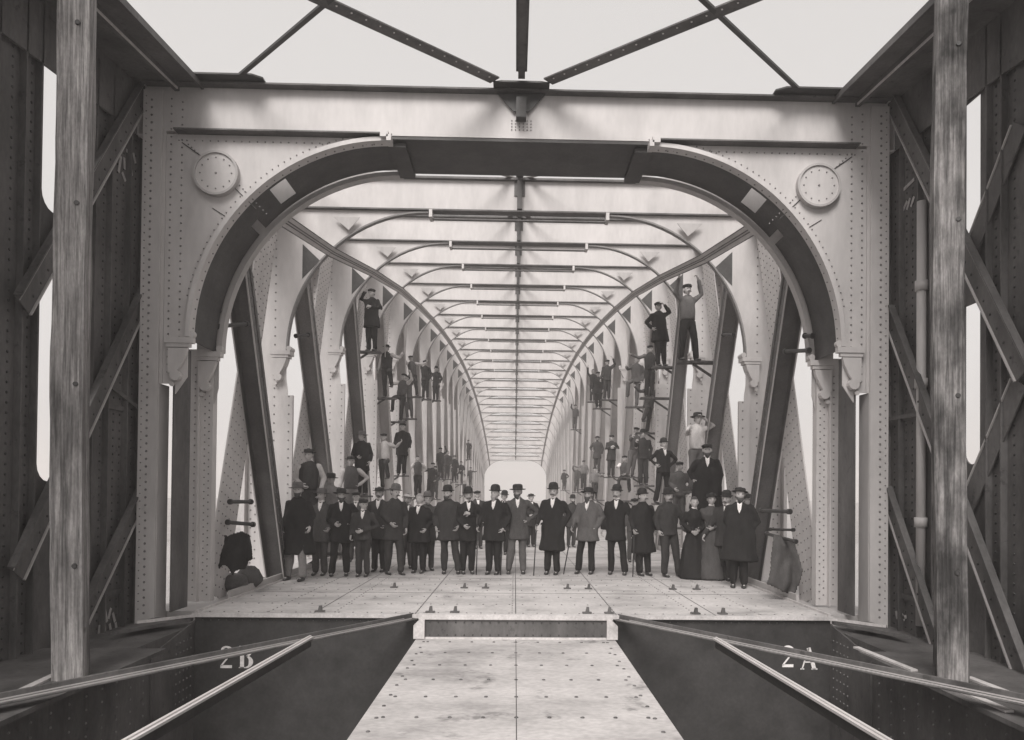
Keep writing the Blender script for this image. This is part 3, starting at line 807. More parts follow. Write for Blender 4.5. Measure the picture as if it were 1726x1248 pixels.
ARM = {'down': ((.25, .02, 1.13), (.25, -.04, .88)), 'front': ((.27, .03, 1.13), (.07, -.17, 1.0)), 'pocket': ((.29, .06, 1.14), (.20, -.08, .93)),
       'hip': ((.37, .04, 1.17), (.21, -.06, 1.02)), 'cane': ((.26, -.01, 1.13), (.28, -.17, .94)), 'back': ((.27, .09, 1.14), (.1, .17, .98)),
       'up': ((.31, -.05, 1.52), (.24, -.10, 1.78)), 'out': ((.40, -.05, 1.28), (.62, -.10, 1.40)), 'reach': ((.29, -.16, 1.24), (.27, -.40, 1.30)),
       'chest': ((.27, -.02, 1.15), (.06, -.19, 1.20)), 'over': ((.33, .0, 1.44), (.12, -.10, 1.62)), 'low': ((.30, -.02, 1.12), (.36, -.12, .86))}
LEG = {'stand': ((.085, -.01, .48), (.09, .02, .08)), 'wide': ((.14, -.03, .48), (.19, .0, .08)), 'fwd': ((.11, -.12, .49), (.13, -.14, .08)),
       'aft': ((.10, .02, .48), (.12, .16, .08)), 'climb': ((.19, -.30, .78), (.20, -.18, .38)), 'sit': ((.12, -.40, .88), (.13, -.40, .48)), 'cross': ((.03, -.05, .48), (-.04, -.03, .08))}
def limb_arm(s, nm, j=(0, 0, 0)):
    e, w_ = ARM[nm]; e = tuple(a+b for a, b in zip(e, j)); w_ = tuple(a-b*1.2 for a, b in zip(w_, j)); return Vector((s*.165, 0, 1.375)), Vector((s*e[0], e[1], e[2])), Vector((s*w_[0], w_[1], w_[2]))
def limb_leg(s, nm):
    k_, a = LEG[nm]; return Vector((s*.09, 0, .90)), Vector((s*k_[0], k_[1], k_[2])), Vector((s*a[0], a[1], a[2]))
def head_mesh(mb, turn=0.0, tilt=0.0, full=1.0):
    nu, nv = 22, 18; vs = []
    c = Vector((0, -.012, 1.592)); rm = Matrix.Rotation(turn, 4, 'Z') @ Matrix.Rotation(tilt, 4, 'X')
    for j in range(nv+1):
        ph = PI*j/nv - PI/2; z = math.sin(ph)
        for i in range(nu):
            th = 2*PI*i/nu - PI/2; x, y = math.cos(th)*math.cos(ph), math.sin(th)*math.cos(ph)
            fx = .076*(1 - .20*max(0, -z)); p = Vector((x*fx*full, y*.098, z*.122))
            if y < 0:
                f = max(0, -y)
                g = lambda x0, z0, sx, sz: math.exp(-((x-x0)/sx)**2-((z-z0)/sz)**2)
                p.y -= f*(.026*g(0, -.16, .17, .17) + .012*g(0, -.52, .35, .10) + .014*g(0, -.82, .4, .16) + .008*g(0, .22, .8, .10))
                p.y += f*.016*(g(-.42, .03, .20, .12)+g(.42, .03, .20, .12))
            vs.append(c + rm @ p)
    mb.add(vs, [(j*nu+i, j*nu+(i+1) % nu, (j+1)*nu+(i+1) % nu, (j+1)*nu+i) for j in range(nv) for i in range(nu)])
    for s in (-1, 1):
        mb.cur = 0; e = c + rm @ Vector((s*.078, .006, -.005))
        mb.loft([[e + rm @ Vector((dx*s, r*.7*math.cos(a*PI/4), r*1.3*math.sin(a*PI/4))) for a in range(8)] for dx, r in ((-.012, .016), (0, .024), (.010, .024), (.014, .014))])
        mb.cur = 1; e = c + rm @ Vector((s*.031, -.082, .006))
        mb.loft([[e + rm @ Vector((r*1.5*math.cos(a*PI/4), dy, r*math.sin(a*PI/4))) for a in range(8)] for dy, r in ((.006, .006), (-.003, .008), (-.008, .003))])
        mb.cur = 0
    return c, rm
def hand(mb, wr, el, s, curl=.5):
    d = (wr-el).normalized(); ref = Vector((0, -1, 0)) if abs(d.y) < .7 else Vector((0, 0, 1))
    inn = Vector((-s, 0, 0)); inn = (inn - d*inn.dot(d)); inn = inn.normalized() if inn.length > .2 else Vector((0, 0, -1))
    across = d.cross(inn).normalized()                      # along the row of knuckles
    if across.y > 0: across = -across
    L = .085
    rings = []
    for t, wd, th in ((-.01, .026, .022), (.03, .034, .018), (.07, .040, .015), (L, .038, .012)):
        q = wr + d*t; rings.append([q + across*wd*math.cos(a*PI/5) + inn*th*math.sin(a*PI/5) for a in range(10)])
    mb.loft(rings)
    for i, (o, ln) in enumerate(((.029, .068), (.010, .078), (-.010, .072), (-.028, .056))):
        b = wr + d*(L-.006) + across*o; c1 = curl*(.9+.12*i)
        d1 = (d*math.cos(c1)+inn*math.sin(c1)); d2 = (d*math.cos(c1*2.1)+inn*math.sin(c1*2.1))
        m1 = b + d1*ln*.55; e = m1 + d2*ln*.5
        mb.loft(tube([b, m1, e], [.0088, .0082, .0068], 6))
    b = wr + d*.028 + across*.03; m1 = b + (across*.75+d*.6+inn*.35).normalized()*.04; e = m1 + (d*.8+inn*.6).normalized()*.032
    mb.loft(tube([b, m1, e], [.012, .010, .008], 6))
def lathe(mb, prof, c, rm, n=24, sx=1, sy=1.12):
    rings = [[c + rm @ Vector((r*sx*math.cos(2*PI*i/n), r*sy*math.sin(2*PI*i/n), z)) for i in range(n)] for r, z in prof]
    mb.loft(rings)
HATS = {
 'bowler': [(.05, .045), (.088, .04), (.118, .046), (.128, .058), (.122, .060), (.094, .054), (.092, .10), (.082, .142), (.055, .168), (.01, .176)],
 'top': [(.05, .045), (.088, .04), (.118, .046), (.126, .056), (.120, .058), (.090, .052), (.086, .12), (.092, .20), (.088, .21), (.01, .212)],
 'soft': [(.05, .04), (.088, .035), (.135, .030), (.160, .040), (.156, .046), (.096, .052), (.098, .09), (.090, .13), (.05, .142), (.02, .128)],
 'low': [(.05, .045), (.088, .04), (.125, .040), (.140, .046), (.136, .052), (.094, .054), (.092, .095), (.084, .108), (.01, .112)],
 'cap': [(.03, .03), (.084, .035), (.092, .05), (.104, .075), (.100, .098), (.07, .112), (.01, .116)],
}
def person(label, loc, H, coat='frock', cm='c_black', tm=None, hat='bowler', hm='felt', arms=('down', 'down'), legs=('stand', 'stand'), turn=0, rz=0,
           beard=None, hair='hair', shirt=True, stout=1.0, lean=0, tilt=0, grp=None, apron=None, vest=None):
    seed = sum(map(ord, label)) % 97; rnd = random.Random(seed)
    tm = tm or cm
    turn = turn + rnd.uniform(-.28, .28); tilt = tilt + rnd.uniform(-.06, .10); lean = lean + rnd.uniform(-.028, .028); rz = rz + rnd.uniform(-.35, .35)
    hat_add = {'bowler': .055, 'top': .09, 'soft': .02, 'low': 0, 'cap': .0, None: 0}.get(hat, 0)
    root = empty('person', loc, rz); s0 = H/(1.715+hat_add); root.scale = (s0,)*3; root.rotation_euler = (rnd.uniform(-.02, .035), lean, rz)
    tag(root, label, 'person', grp)
    # body: one continuous skin
    b = MB()
    b.loft(tube([(0, 0, .90), (0, 0, 1.05), (0, 0, 1.25), (0, 0, 1.38)], [(.13, .095), (.12, .09), (.145, .10), (.12, .08)], 12))
    b.loft(tube([(0, .012, 1.36), (0, .0, 1.46), (0, -.005, 1.54)], [.055, .05, .055], 10))
    A = [limb_arm(s, a, (rnd.uniform(-.0, .04)*s, rnd.uniform(-.03, .03), rnd.uniform(-.025, .025)) if a != 'cane' else (0, 0, 0)) for s, a in zip((-1, 1), arms)]; G = [limb_leg(s, a) for s, a in zip((-1, 1), legs)]
    for sh, el, wr in A: b.loft(tube([sh, el, wr], [.045, .036, .026], 8))
    for hp, kn, an in G:
        b.loft(tube([hp, kn, an], [.075, .052, .036], 8)); b.loft(tube([an+Vector((0, .02, -.03)), an+Vector((0, -.13, -.045))], [.03, .026], 8))
    me = remesh(b, .026, 'body', smooth=1); bm2 = MB(); bm2.v = [tuple(v.co) for v in me.vertices]; bm2.f = [tuple(p.vertices) for p in me.polygons]; bm2.mi = [0]*len(bm2.f)
    c, rm = head_mesh(bm2, turn, tilt)
    for s, (sh, el, wr) in zip((-1, 1), A): hand(bm2, wr, el, s, .55 if rnd.random() < .6 else .8)
    bpy.data.meshes.remove(me)
    bm2.build('body', [M['skin'], M['eye']], root, True)
    # coat
    if coat != 'dress':
        hem = {'long': .46, 'frock': .66, 'jacket': .82, 'vest': .90, 'shirt': .90}[coat]
        k = stout; g = MB()
        flare = {'long': .235, 'frock': .215, 'jacket': .185, 'vest': .155, 'shirt': .155}[coat]
        prof = [(1.478, .060, .060, .0), (1.445, .095, .078, .004), (1.405, .150, .098, .006), (1.36, .182, .112, .004), (1.28, .188, .125, 0), (1.15, .175*k, .125*k, -.01*k), (1.02, .170*k, .13*k, -.018*k), (.92, (.165+flare)/2*k, .13*k, -.01*k)]
        if hem < .88: prof += [((.92+hem)/2, (flare+.17)/2*k, .145*k, -.004), (hem, flare*k, .16*k, 0)]
        n = 18
        g.loft([[Vector((rx*math.cos(2*PI*i/n), y0+ry*math.sin(2*PI*i/n), z)) for i in range(n)] for z, rx, ry, y0 in prof])
        if coat != 'vest':
            for sh, el, wr in A: g.loft(tube([sh, el, el.lerp(wr, .93)], [.072, .060, .047], 10))
        me = remesh(g, .025, coat+'_cloth', .021, seed, 1)
        o = bpy.data.objects.new('coat' if coat in ('long', 'frock', 'jacket') else ('waistcoat' if coat == 'vest' else 'shirt'), me); COL.objects.link(o); o.parent = root; me.materials.append(M[cm])
        if coat == 'vest':
            g = MB()
            for sh, el, wr in A: g.loft(tube([sh, el, el.lerp(wr, .9)], [.078, .060, .044], 10))
            me = remesh(g, .024, 'sleeves', .010, seed+3, 1); o = bpy.data.objects.new('shirt_sleeves', me); COL.objects.link(o); o.parent = root; me.materials.append(M[vest or 'c_light'])
        if shirt == 'yes' or (shirt and rnd.random() < .55):
            g = MB(); y = -.128*max(1, k*.97)
            g.add([(-.042, -.085, 1.462), (.042, -.085, 1.462), (.028, y-.002, 1.34), (0, y-.004, 1.27), (-.028, y-.002, 1.34), (0, -.10, 1.43),
                   (-.042, -.05, 1.462), (.042, -.05, 1.462), (.028, y+.03, 1.34), (0, y+.03, 1.27), (-.028, y+.03, 1.34), (0, -.06, 1.43)],
                  [(0,5,4),(5,3,4),(5,2,3),(5,1,2),(6,10,11),(11,10,9),(11,9,8),(11,8,7),(0,6,7,1),(1,7,8,2),(2,8,9,3),(3,9,10,4),(4,10,6,0)])
            o = g.build('shirt_front', M['c_white'], root)
            g = MB(); lathe(g, [(.058, 1.455), (.062, 1.46), (.060, 1.50), (.054, 1.50)], Vector((0, 0, 0)), Matrix.Identity(4), 14, 1, 1); g.build('collar', M['c_white'], root, True)
        g = MB()
        g.loft(tube([(0, 0, .84), (0, 0, .93), (0, 0, 1.0)], [(.135*k, .11*k), (.15*k, .12*k), (.14*k, .11*k)], 12))
        for hp, kn, an in G: g.loft(tube([hp+Vector((0, 0, -.02)), kn, an+Vector((0, .0, .0))], [.098, .076, .066], 10))
        me = remesh(g, .024, 'trouser_cloth', .019, seed+9, 1); o = bpy.data.objects.new('trousers', me); COL.objects.link(o); o.parent = root; me.materials.append(M[tm])
    else:
        g = MB(); n = 26
        prof = [(1.475, .05, .05, 0), (1.43, .10, .08, 0), (1.38, .165, .10, 0), (1.28, .165, .125, -.01), (1.12, .125, .10, 0), (1.02, .135, .115, .01), (.90, .19, .17, .03), (.60, .25, .24, .04), (.30, .30, .30, .05), (.02, .34, .36, .05)]
        g.loft([[Vector((rx*math.cos(2*PI*i/n)*(1+.05*math.cos(7*2*PI*i/n)*(z < 1)), y0+ry*math.sin(2*PI*i/n)*(1+.05*math.cos(7*2*PI*i/n)*(z < 1)), z)) for i in range(n)] for z, rx, ry, y0 in prof])
        for sh, el, wr in A: g.loft(tube([sh, el, el.lerp(wr, .93)], [.066, .052, .040], 10))
        me = remesh(g, .026, 'dress_cloth', .024, seed, 1); o = bpy.data.objects.new('dress', me); COL.objects.link(o); o.parent = root; me.materials.append(M[cm])
        g = MB(); lathe(g, [(.052, 1.46), (.058, 1.465), (.056, 1.495), (.05, 1.495)], Vector((0, 0, 0)), Matrix.Identity(4), 14, 1, 1); g.build('collar', M['c_white'], root, True)
    for hp, kn, an in G:
        if coat == 'dress': break
        g = MB(); a = an.copy(); x, y, z = a.x, a.y, a.z-.08
        rings = []
        for yy, wd, top in ((.055, .020, .085), (.045, .033, .10), (.0, .036, .105), (-.06, .040, .07), (-.12, .045, .05), (-.165, .036, .042), (-.185, .015, .03)):
            rings.append([Vector((x+wd*math.cos(t*PI/5), y+yy, z+max(.002, top*.5+top*.5*math.sin(t*PI/5)))) for t in range(10)])
        g.loft(rings); g.build('shoe', M['leather'], root, True)
    # hair cap, beard, hat
    if hair:
        g = MB(); nu, nv = 18, 9; vs = []
        for j in range(nv+1):
            ph = -.45 + (PI/2+.45)*j/nv
            for i in range(nu):
                th = 2*PI*i/nu; x, y, z = math.cos(th)*math.cos(ph), math.sin(th)*math.cos(ph), math.sin(ph)
                ph2 = ph if y > -.25 else max(ph, .52)
                x, y, z = math.cos(th)*math.cos(ph2), math.sin(th)*math.cos(ph2), math.sin(ph2)
                q = 1.07+.03*noise.noise(Vector((x*5+seed, y*5, z*5)))
                vs.append(c + rm @ Vector((x*.078*q, y*.099*q+.002, z*.122*q)))
        g.add(vs, [(j*nu+i, j*nu+(i+1) % nu, (j+1)*nu+(i+1) % nu, (j+1)*nu+i) for j in range(nv) for i in range(nu)])
        g.build('hair', M[hair], root, True)
    if beard:
        long_ = beard.startswith('long'); mt = 'greyhair' if 'grey' in beard else 'hair'
        g = MB(); drop = -.19 if long_ else -.135
        if beard.startswith('tache'):
            g.loft([[c + rm @ Vector((x, -.099 - .010*math.cos(x*20) + .012*math.sin(a*PI/4), -.050 - abs(x)*.25 + .011*math.cos(a*PI/4))) for a in range(8)] for x in (-.042, -.03, -.012, .012, .03, .042)])
        else:
            rings = []
            for z, rx, y0, y1 in ((-.040, .070, -.045, -.02), (-.058, .066, -.098, -.02), (-.085, .056, -.112, -.03), (-.112, .044, -.108, -.04), (drop, .02, -.095, -.06)):
                rings.append([c + rm @ Vector((rx*math.cos(t*PI/7), (y0+y1)/2 + (y1-y0)/2*math.sin(t*PI/7)*1.0, z)) for t in range(14)])
            g.loft(rings)
        g.build('beard' if not beard.startswith('tache') else 'moustache', M[mt], root, True)
    if hat:
        g = MB(); rh = rm @ Matrix.Rotation(-.05+rnd.uniform(-.08, .05), 4, 'X') @ Matrix.Rotation(rnd.uniform(-.09, .09), 4, 'Y')
        lathe(g, HATS[hat], c + rm @ Vector((0, .004, 0)), rh, 26)
        if hat == 'cap':
            g.loft([[c + rh @ Vector((wd*math.cos(t*PI/5)*1.0, -.085-yy, .052-.02*yy/.06+.004*math.sin(t*PI/5))) for t in range(10)] for yy, wd in ((-.02, .06), (.02, .06), (.05, .045), (.06, .015))])
        g.build('hat', M[hm], root, True)
    return root, s0

def feet_z(py): return EYE*PPM/(py-VY)
CROWD = 'men and women lined up across the deck'
def stand(label, px, head, feet, **kw):
    # undo the camera roll for the level deck
    dx = px-VX; f = feet - .0098*dx*.6; z = feet_z(f); H = (feet-head)*z/PPM
    p = W(px, feet, z); p.z = 0.0
    kw.setdefault('grp', CROWD); kw.setdefault('rz', -math.atan2(p.x, p.y)*.5)
    r, s = person(label, p, H, **kw); return r, s
def cane_for(r, s0, side, arm, label, ang=(.02, -.05)):
    e, w_ = ARM[arm]; wr = Vector((side*w_[0], w_[1]-.02, w_[2]-.06))
    top = Matrix.LocRotScale(r.location, r.rotation_euler, r.scale) @ wr
    m = MB(); ft = Vector((side*ang[0], ang[1], 0)); bot = Vector((top.x+ft.x, top.y+ft.y, .0)) - top
    m.cyl(bot, bot.lerp(Vector((0, 0, 0)), .03), .010, .012, 8); m.cyl(bot.lerp(Vector((0, 0, 0)), .03), (0, 0, 0.04), .011, .012, 8)
    q = Vector((0, 0, .04)); m.loft(tube([q, q+Vector((0, -.02, .03)), q+Vector((0, -.07, .035)), q+Vector((0, -.09, .01))], [.012, .013, .012, .010], 8))
    o = m.build('walking_cane', M['cane'], None, True); o.location = top; tag(o, label, 'cane', 'walking canes'); return o

# front row, left to right
stand('stout bearded man in wide soft hat and long heavy overcoat, first at the left', 507, 814, 978, coat='long', cm='c_black', tm='c_mid', hat='soft', hm='feltg', arms=('pocket', 'cane'), stout=1.32, beard='full', legs=('wide', 'fwd'), shirt=False)
stand('man in wide grey hat half hidden behind the overcoat at the left end', 541, 824, 970, coat='frock', cm='c_char', hat='soft', hm='feltg', arms=('down', 'pocket'), beard='tache grey', turn=-.3)
stand('bearded man in broad brimmed hat, hand on hip, beside the shorter youth', 578, 824, 971, coat='frock', cm='c_black', hat='soft', arms=('front', 'hip'), beard='full', stout=1.1, legs=('wide', 'stand'))
stand('short youth in dark suit and cap looking to the right', 613, 842, 972, coat='jacket', cm='c_dark', hat='cap', arms=('down', 'front'), turn=.5, shirt=True)
r5, s5 = stand('man in dark round hat peering between the youth and a tall man', 640, 822, 964, coat='frock', cm='c_dark', hat='low', arms=('back', 'pocket'), beard='tache')
stand('tall man in light bowler standing sideways, coat buttoned', 661, 815, 968, coat='frock', cm='c_dark', hat='bowler', hm='feltg', arms=('front', 'down'), beard='tache', turn=.35, rz=.25, legs=('stand', 'fwd'))
stand('boy in pale straw hat behind two dark coated men', 686, 833, 958, coat='jacket', cm='c_grey', hat='low', hm='straw', arms=('down', 'down'))
stand('bald stout man with pale glove at his hip', 706, 833, 966, coat='frock', cm='c_black', hat=None, hair='greyhair', arms=('low', 'pocket'), stout=1.28, beard='tache grey')
stand('man in grey hat standing close behind the bald man', 721, 828, 962, coat='frock', cm='c_char', hat='bowler', hm='feltg', arms=('down', 'chest'), beard='full grey')
stand('full bearded man in black bowler standing right of the grey hatted man', 757, 817, 967, coat='frock', cm='c_dark', hat='bowler', arms=('pocket', 'pocket'), beard='full', stout=1.12, legs=('stand', 'wide'), turn=-.2)
stand('man with clasped hands and open collar, just left of the white bearded man', 788, 820, 967, coat='frock', cm='c_black', hat='bowler', arms=('front', 'chest'), beard='tache', turn=-.1)
a, s = stand('white bearded man in bowler with a cane in his right hand', 831, 816, 968, coat='frock', cm='c_black', hat='bowler', arms=('cane', 'pocket'), beard='long grey', stout=1.15)
cane_for(a, s, -1, 'cane', 'dark cane held by the white bearded man in a bowler', (.02, .02))
a, s = stand('man in open grey coat with legs apart at the centre of the deck', 874, 816, 967, coat='frock', cm='c_char', tm='c_grey', hat='soft', arms=('cane', 'hip'), beard='full', legs=('wide', 'stand'))
cane_for(a, s, -1, 'cane', 'thin cane of the man in the open grey coat', (.04, -.1))
a, s = stand('man in tall bowler and knee length overcoat standing alone right of centre', 930, 812, 968, coat='long', cm='c_black', hat='bowler', arms=('cane', 'pocket'), beard='tache', stout=1.12, legs=('stand', 'stand'))
cane_for(a, s, -1, 'cane', 'black cane of the man standing alone in the knee length overcoat', (.05, -.12))
a, s = stand('heavily bearded man in light grey jacket and brimmed hat', 990, 821, 967, coat='frock', cm='c_grey', tm='c_black', hat='soft', hm='felt', arms=('cane', 'pocket'), beard='long', stout=1.15, legs=('wide', 'stand'))
cane_for(a, s, -1, 'cane', 'cane slanting from the hand of the man in the light grey jacket', (.16, -.05))
stand('man with wide white shirt front and black bowler', 1037, 815, 968, coat='frock', cm='c_black', hat='bowler', arms=('down', 'low'), beard='tache', legs=('stand', 'wide'), shirt='yes')
a, s = stand('man in straight dark overcoat to the knee, hands at his sides', 1086, 821, 970, coat='long', cm='c_black', hat='bowler', arms=('cane', 'down'), beard='tache', stout=1.15, turn=.1)
cane_for(a, s, -1, 'cane', 'cane beside the straight dark overcoat, right half of the row', (.02, .0))
stand('slim man with one leg thrust sideways beside the women', 1129, 820, 972, coat='jacket', cm='c_dark', hat='bowler', arms=('pocket', 'low'), beard='tache', legs=('stand', 'wide'), turn=-.1)
stand('bareheaded woman in long black dress with joined hands', 1173, 836, 975, coat='dress', cm='c_black', hat=None, arms=('front', 'front'), hair='hair')
stand('woman in small dark hat and charcoal dress beside the black dressed woman', 1199, 830, 976, coat='dress', cm='c_char', hat='low', arms=('back', 'front'), turn=.3)
stand('man in bowler looking sideways behind the woman in the small hat', 1223, 824, 978, coat='frock', cm='c_dark', hat='bowler', arms=('low', 'back'), beard='tache', turn=-.5)
stand('big bearded man in long black overcoat, last at the right end of the row', 1247, 820, 990, coat='long', cm='c_black', hat='low', arms=('back', 'pocket'), beard='full', stout=1.35, turn=.2)
stand('man in brimmed hat half hidden by the last big man', 1262, 830, 980, coat='frock', cm='c_dark', hat='low', arms=('down', 'down'), beard='tache', turn=.5)
# farther people seen between the heads of the front row
def behind(label, px, head, z, **kw):
    p = W(px, VY, z); H = EYE + (VY-head)*z/PPM; p.z = 0; kw.setdefault('grp', 'onlookers behind the front row')
    return person(label, p, H, **kw)
behind('small distant man in cap left of the white bearded man', 806, 828, 2.2, coat='frock', cm='c_dark', hat='cap', hm='felt')
behind('dark onlooker behind the white bearded man', 848, 826, 2.0, coat='frock', cm='c_black', hat='bowler', arms=('down', 'front'))
behind('distant onlooker seen past the grey coated man', 895, 832, 2.3, coat='frock', cm='c_black', hat='low', arms=('front', 'down'))
behind('distant bearded onlooker left of the grey jacket', 963, 832, 2.3, coat='frock', cm='c_dark', hat='bowler', beard='full')
behind('boy peering behind the long straight overcoat', 1068, 838, 1.8, coat='jacket', cm='c_char', hat='cap')
behind('onlooker in cap between the youth and the hip handed man', 600, 832, 1.75, coat='jacket', cm='c_char', hat='cap')

# ---- men climbing on posts and girder
CLIMB = 'men perched on the posts and girders'
def climber(label, px, head, X, H, board=True, **kw):
    z = abs(X*PPM/(px-VX)); p = W(px, head, z); p.z -= H*1.0
    kw.setdefault('grp', CLIMB); kw.setdefault('shirt', False)
    person(label, p, H, **kw)
    if board:
        s_ = 1 if p.x > 0 else -1; m = MB()
        m.box(p.x-.26 if s_ > 0 else p.x-.62, p.x+.62 if s_ > 0 else p.x+.26, p.y-.16, p.y+.12, p.z-.045, p.z)
        m.bar((p.x+s_*.1, p.y, p.z-.05), (p.x+s_*.58, p.y, p.z-.36), .05, .05)
        part(m, 'step_board', M['plank'])
C_ = climber
# left, upper
C_('big dark clad man high on the third left post with one arm round it', 628, 488, 3.95, 1.74, coat='frock', cm='c_black', hat='cap', arms=('over', 'chest'), stout=1.15)
C_('worker clinging below the high man, one arm stretched along a rod', 655, 582, 3.95, 1.66, coat='vest', cm='c_dark', tm='c_dark', hat='low', arms=('down', 'out'), legs=('stand', 'climb'))
C_('worker leaning out from a left post under the stretched arm', 672, 630, 3.9, 1.62, coat='vest', cm='c_char', tm='c_dark', hat='cap', arms=('out', 'up'), legs=('climb', 'stand'), lean=.12)
C_('worker hanging by one hand beside the left diagonal', 692, 634, 3.9, 1.6, coat='jacket', cm='c_char', hat='cap', arms=('reach', 'up'), lean=-.1)
C_('worker in cap standing upright in the pair high on the left', 718, 608, 3.9, 1.7, coat='jacket', cm='c_dark', hat='cap', arms=('up', 'down'))
C_('worker in round hat, right hand one of the pair high on the left', 735, 617, 3.85, 1.7, coat='frock', cm='c_dark', hat='bowler', arms=('hip', 'down'))
# left, middle
C_('man in light shirt sitting above the wide soft hat', 526, 757, 3.85, 1.66, coat='vest', cm='c_dark', tm='c_dark', hat='low', arms=('front', 'down'), vest='c_light', legs=('stand', 'stand'))
C_('man in broad dark hat bending behind the broad hatted bearded man', 558, 797, 3.75, 1.62, coat='shirt', cm='c_mid', tm='c_dark', hat='soft', arms=('reach', 'front'))
C_('worker in waistcoat and pale sleeves leaning on a left post', 594, 769, 3.8, 1.66, coat='vest', cm='c_char', tm='c_mid', hat='low', arms=('down', 'hip'), vest='c_light')
C_('slim man in dark suit standing above the waistcoated worker', 613, 727, 3.95, 1.68, coat='frock', cm='c_black', hat='soft', hm='feltg', arms=('front', 'down'), turn=-.4)
C_('worker in pale shirt bracing his foot against the next post', 651, 731, 3.85, 1.66, coat='shirt', cm='c_light', tm='c_dark', hat='cap', arms=('down', 'out'), legs=('stand', 'climb'))
C_('tall thin man in dark coat pressed against a left post', 678, 714, 3.85, 1.78, coat='frock', cm='c_black', hat='cap', arms=('down', 'down'))
C_('bareheaded worker in grey waistcoat, hands on his hips', 706, 769, 3.85, 1.64, coat='vest', cm='c_char', tm='c_black', hat=None, arms=('hip', 'hip'))
C_('worker leaning sideways with a hand on a rail', 724, 780, 3.85, 1.6, coat='jacket', cm='c_dark', hat='cap', arms=('out', 'down'), lean=.1)
C_('youth beside the leaning worker, arms folded', 734, 786, 3.75, 1.55, coat='jacket', cm='c_char', hat='cap', arms=('chest', 'front'))
C_('first of the far left workers, highest of the four', 744, 755, 3.85, 1.66, coat='jacket', cm='c_dark', hat='cap', arms=('down', 'up'))
C_('second of the far left workers, slightly lower and hatless', 754, 760, 3.8, 1.6, coat='jacket', cm='c_char', hat=None, arms=('down', 'down'))
C_('third of the far left workers in a long dark jacket', 766, 768, 3.8, 1.66, coat='frock', cm='c_black', hat='low', arms=('hip', 'down'))
C_('fourth and lowest of the far left workers, stooping', 777, 778, 3.75, 1.6, coat='jacket', cm='c_dark', hat='cap', arms=('reach', 'front'), legs=('climb', 'stand'))
C_('workman astride a high left rail, one knee raised, nearest the round hatted one', 701, 600, 3.9, 1.62, coat='vest', cm='c_char', tm='c_dark', hat='cap', arms=('up', 'out'), legs=('climb', 'stand'), lean=-.12)
C_('distant workman half way up the left posts, arm raised', 790, 742, 3.85, 1.62, coat='jacket', cm='c_dark', hat='cap', arms=('up', 'down'))
C_('distant workman low on the left posts near the far opening', 793, 788, 3.8, 1.6, coat='jacket', cm='c_char', hat='low', arms=('down', 'out'))
C_('distant workman on the left behind the stooping one, in pale shirt', 783, 800, 3.75, 1.55, coat='shirt', cm='c_light', tm='c_dark', hat='cap', arms=('chest', 'down'))
# right, upper
C_('workman reaching across between two right posts, below the small waistcoated one', 1088, 640, 3.9, 1.58, coat='jacket', cm='c_char', hat='cap', arms=('out', 'up'), legs=('climb', 'stand'), lean=.14)
C_('workman clinging high on the right beyond the two far ones', 1000, 622, 3.85, 1.6, coat='jacket', cm='c_dark', hat=None, arms=('up', 'reach'))
C_('distant workman low on the right, next to the far opening', 951, 792, 3.8, 1.6, coat='frock', cm='c_dark', hat='low', arms=('down', 'hip'))
C_('distant workman on the right in pale shirt, above the heads', 984, 776, 3.8, 1.6, coat='shirt', cm='c_mid', tm='c_dark', hat='cap', arms=('out', 'down'))
C_('bareheaded man in pale shirt high on the right post, legs apart', 1164, 476, 3.85, 1.72, coat='shirt', cm='c_grey', tm='c_black', hat='cap', arms=('up', 'up'), legs=('wide', 'wide'), beard='tache')
C_('stocky dark man bending back high beside the pale shirted one', 1118, 507, 3.9, 1.72, coat='frock', cm='c_black', hat='cap', arms=('hip', 'over'), stout=1.2, turn=-.5, lean=-.05)
C_('small worker in waistcoat under the stocky dark man', 1096, 581, 3.85, 1.5, coat='vest', cm='c_dark', tm='c_dark', hat='cap', arms=('out', 'down'), vest='c_grey')
C_('worker sitting astride a brace high on the right', 1070, 600, 3.85, 1.62, coat='jacket', cm='c_grey', tm='c_grey', hat=None, arms=('reach', 'down'), legs=('climb', 'stand'), lean=.1)
C_('right hand one of two far workers high on the right', 1024, 606, 3.85, 1.66, coat='jacket', cm='c_dark', hat='cap', arms=('down', 'up'))
C_('left hand one of two far workers high on the right', 1010, 626, 3.8, 1.66, coat='frock', cm='c_black', hat='cap', arms=('down', 'down'))
C_('tiny worker hanging far back on the right chord', 969, 682, 3.9, 1.62, coat='jacket', cm='c_char', hat='cap', arms=('up', 'down'))
# right, middle
C_('heavy bearded man with white collar towering over the women', 1193, 748, 3.85, 1.80, coat='long', cm='c_black', hat='cap', arms=('hip', 'down'), stout=1.38, beard='full', shirt='yes')
C_('man in white shirt and dark hat lifting one arm by the right diagonal', 1176, 694, 3.9, 1.70, coat='shirt', cm='c_light', tm='c_grey', hat='soft', arms=('reach', 'over'), turn=.4)
C_('man in black suit standing astride above the slim man', 1118, 737, 3.85, 1.72, coat='jacket', cm='c_black', hat='bowler', arms=('hip', 'hip'), legs=('wide', 'wide'), shirt=True, stout=1.12)
C_('boy in cap squeezed under the astride man', 1146, 778, 3.75, 1.5, coat='jacket', cm='c_char', hat='cap', arms=('front', 'down'))
C_('slim man in dark jacket holding a rod, right of the grey leaner', 1086, 722, 3.85, 1.70, coat='jacket', cm='c_dark', hat='bowler', arms=('reach', 'down'), turn=-.2)
C_('man in grey smock leaning over on the right posts', 1063, 719, 3.85, 1.68, coat='shirt', cm='c_grey', tm='c_grey', hat='cap', arms=('reach', 'front'), lean=.16)
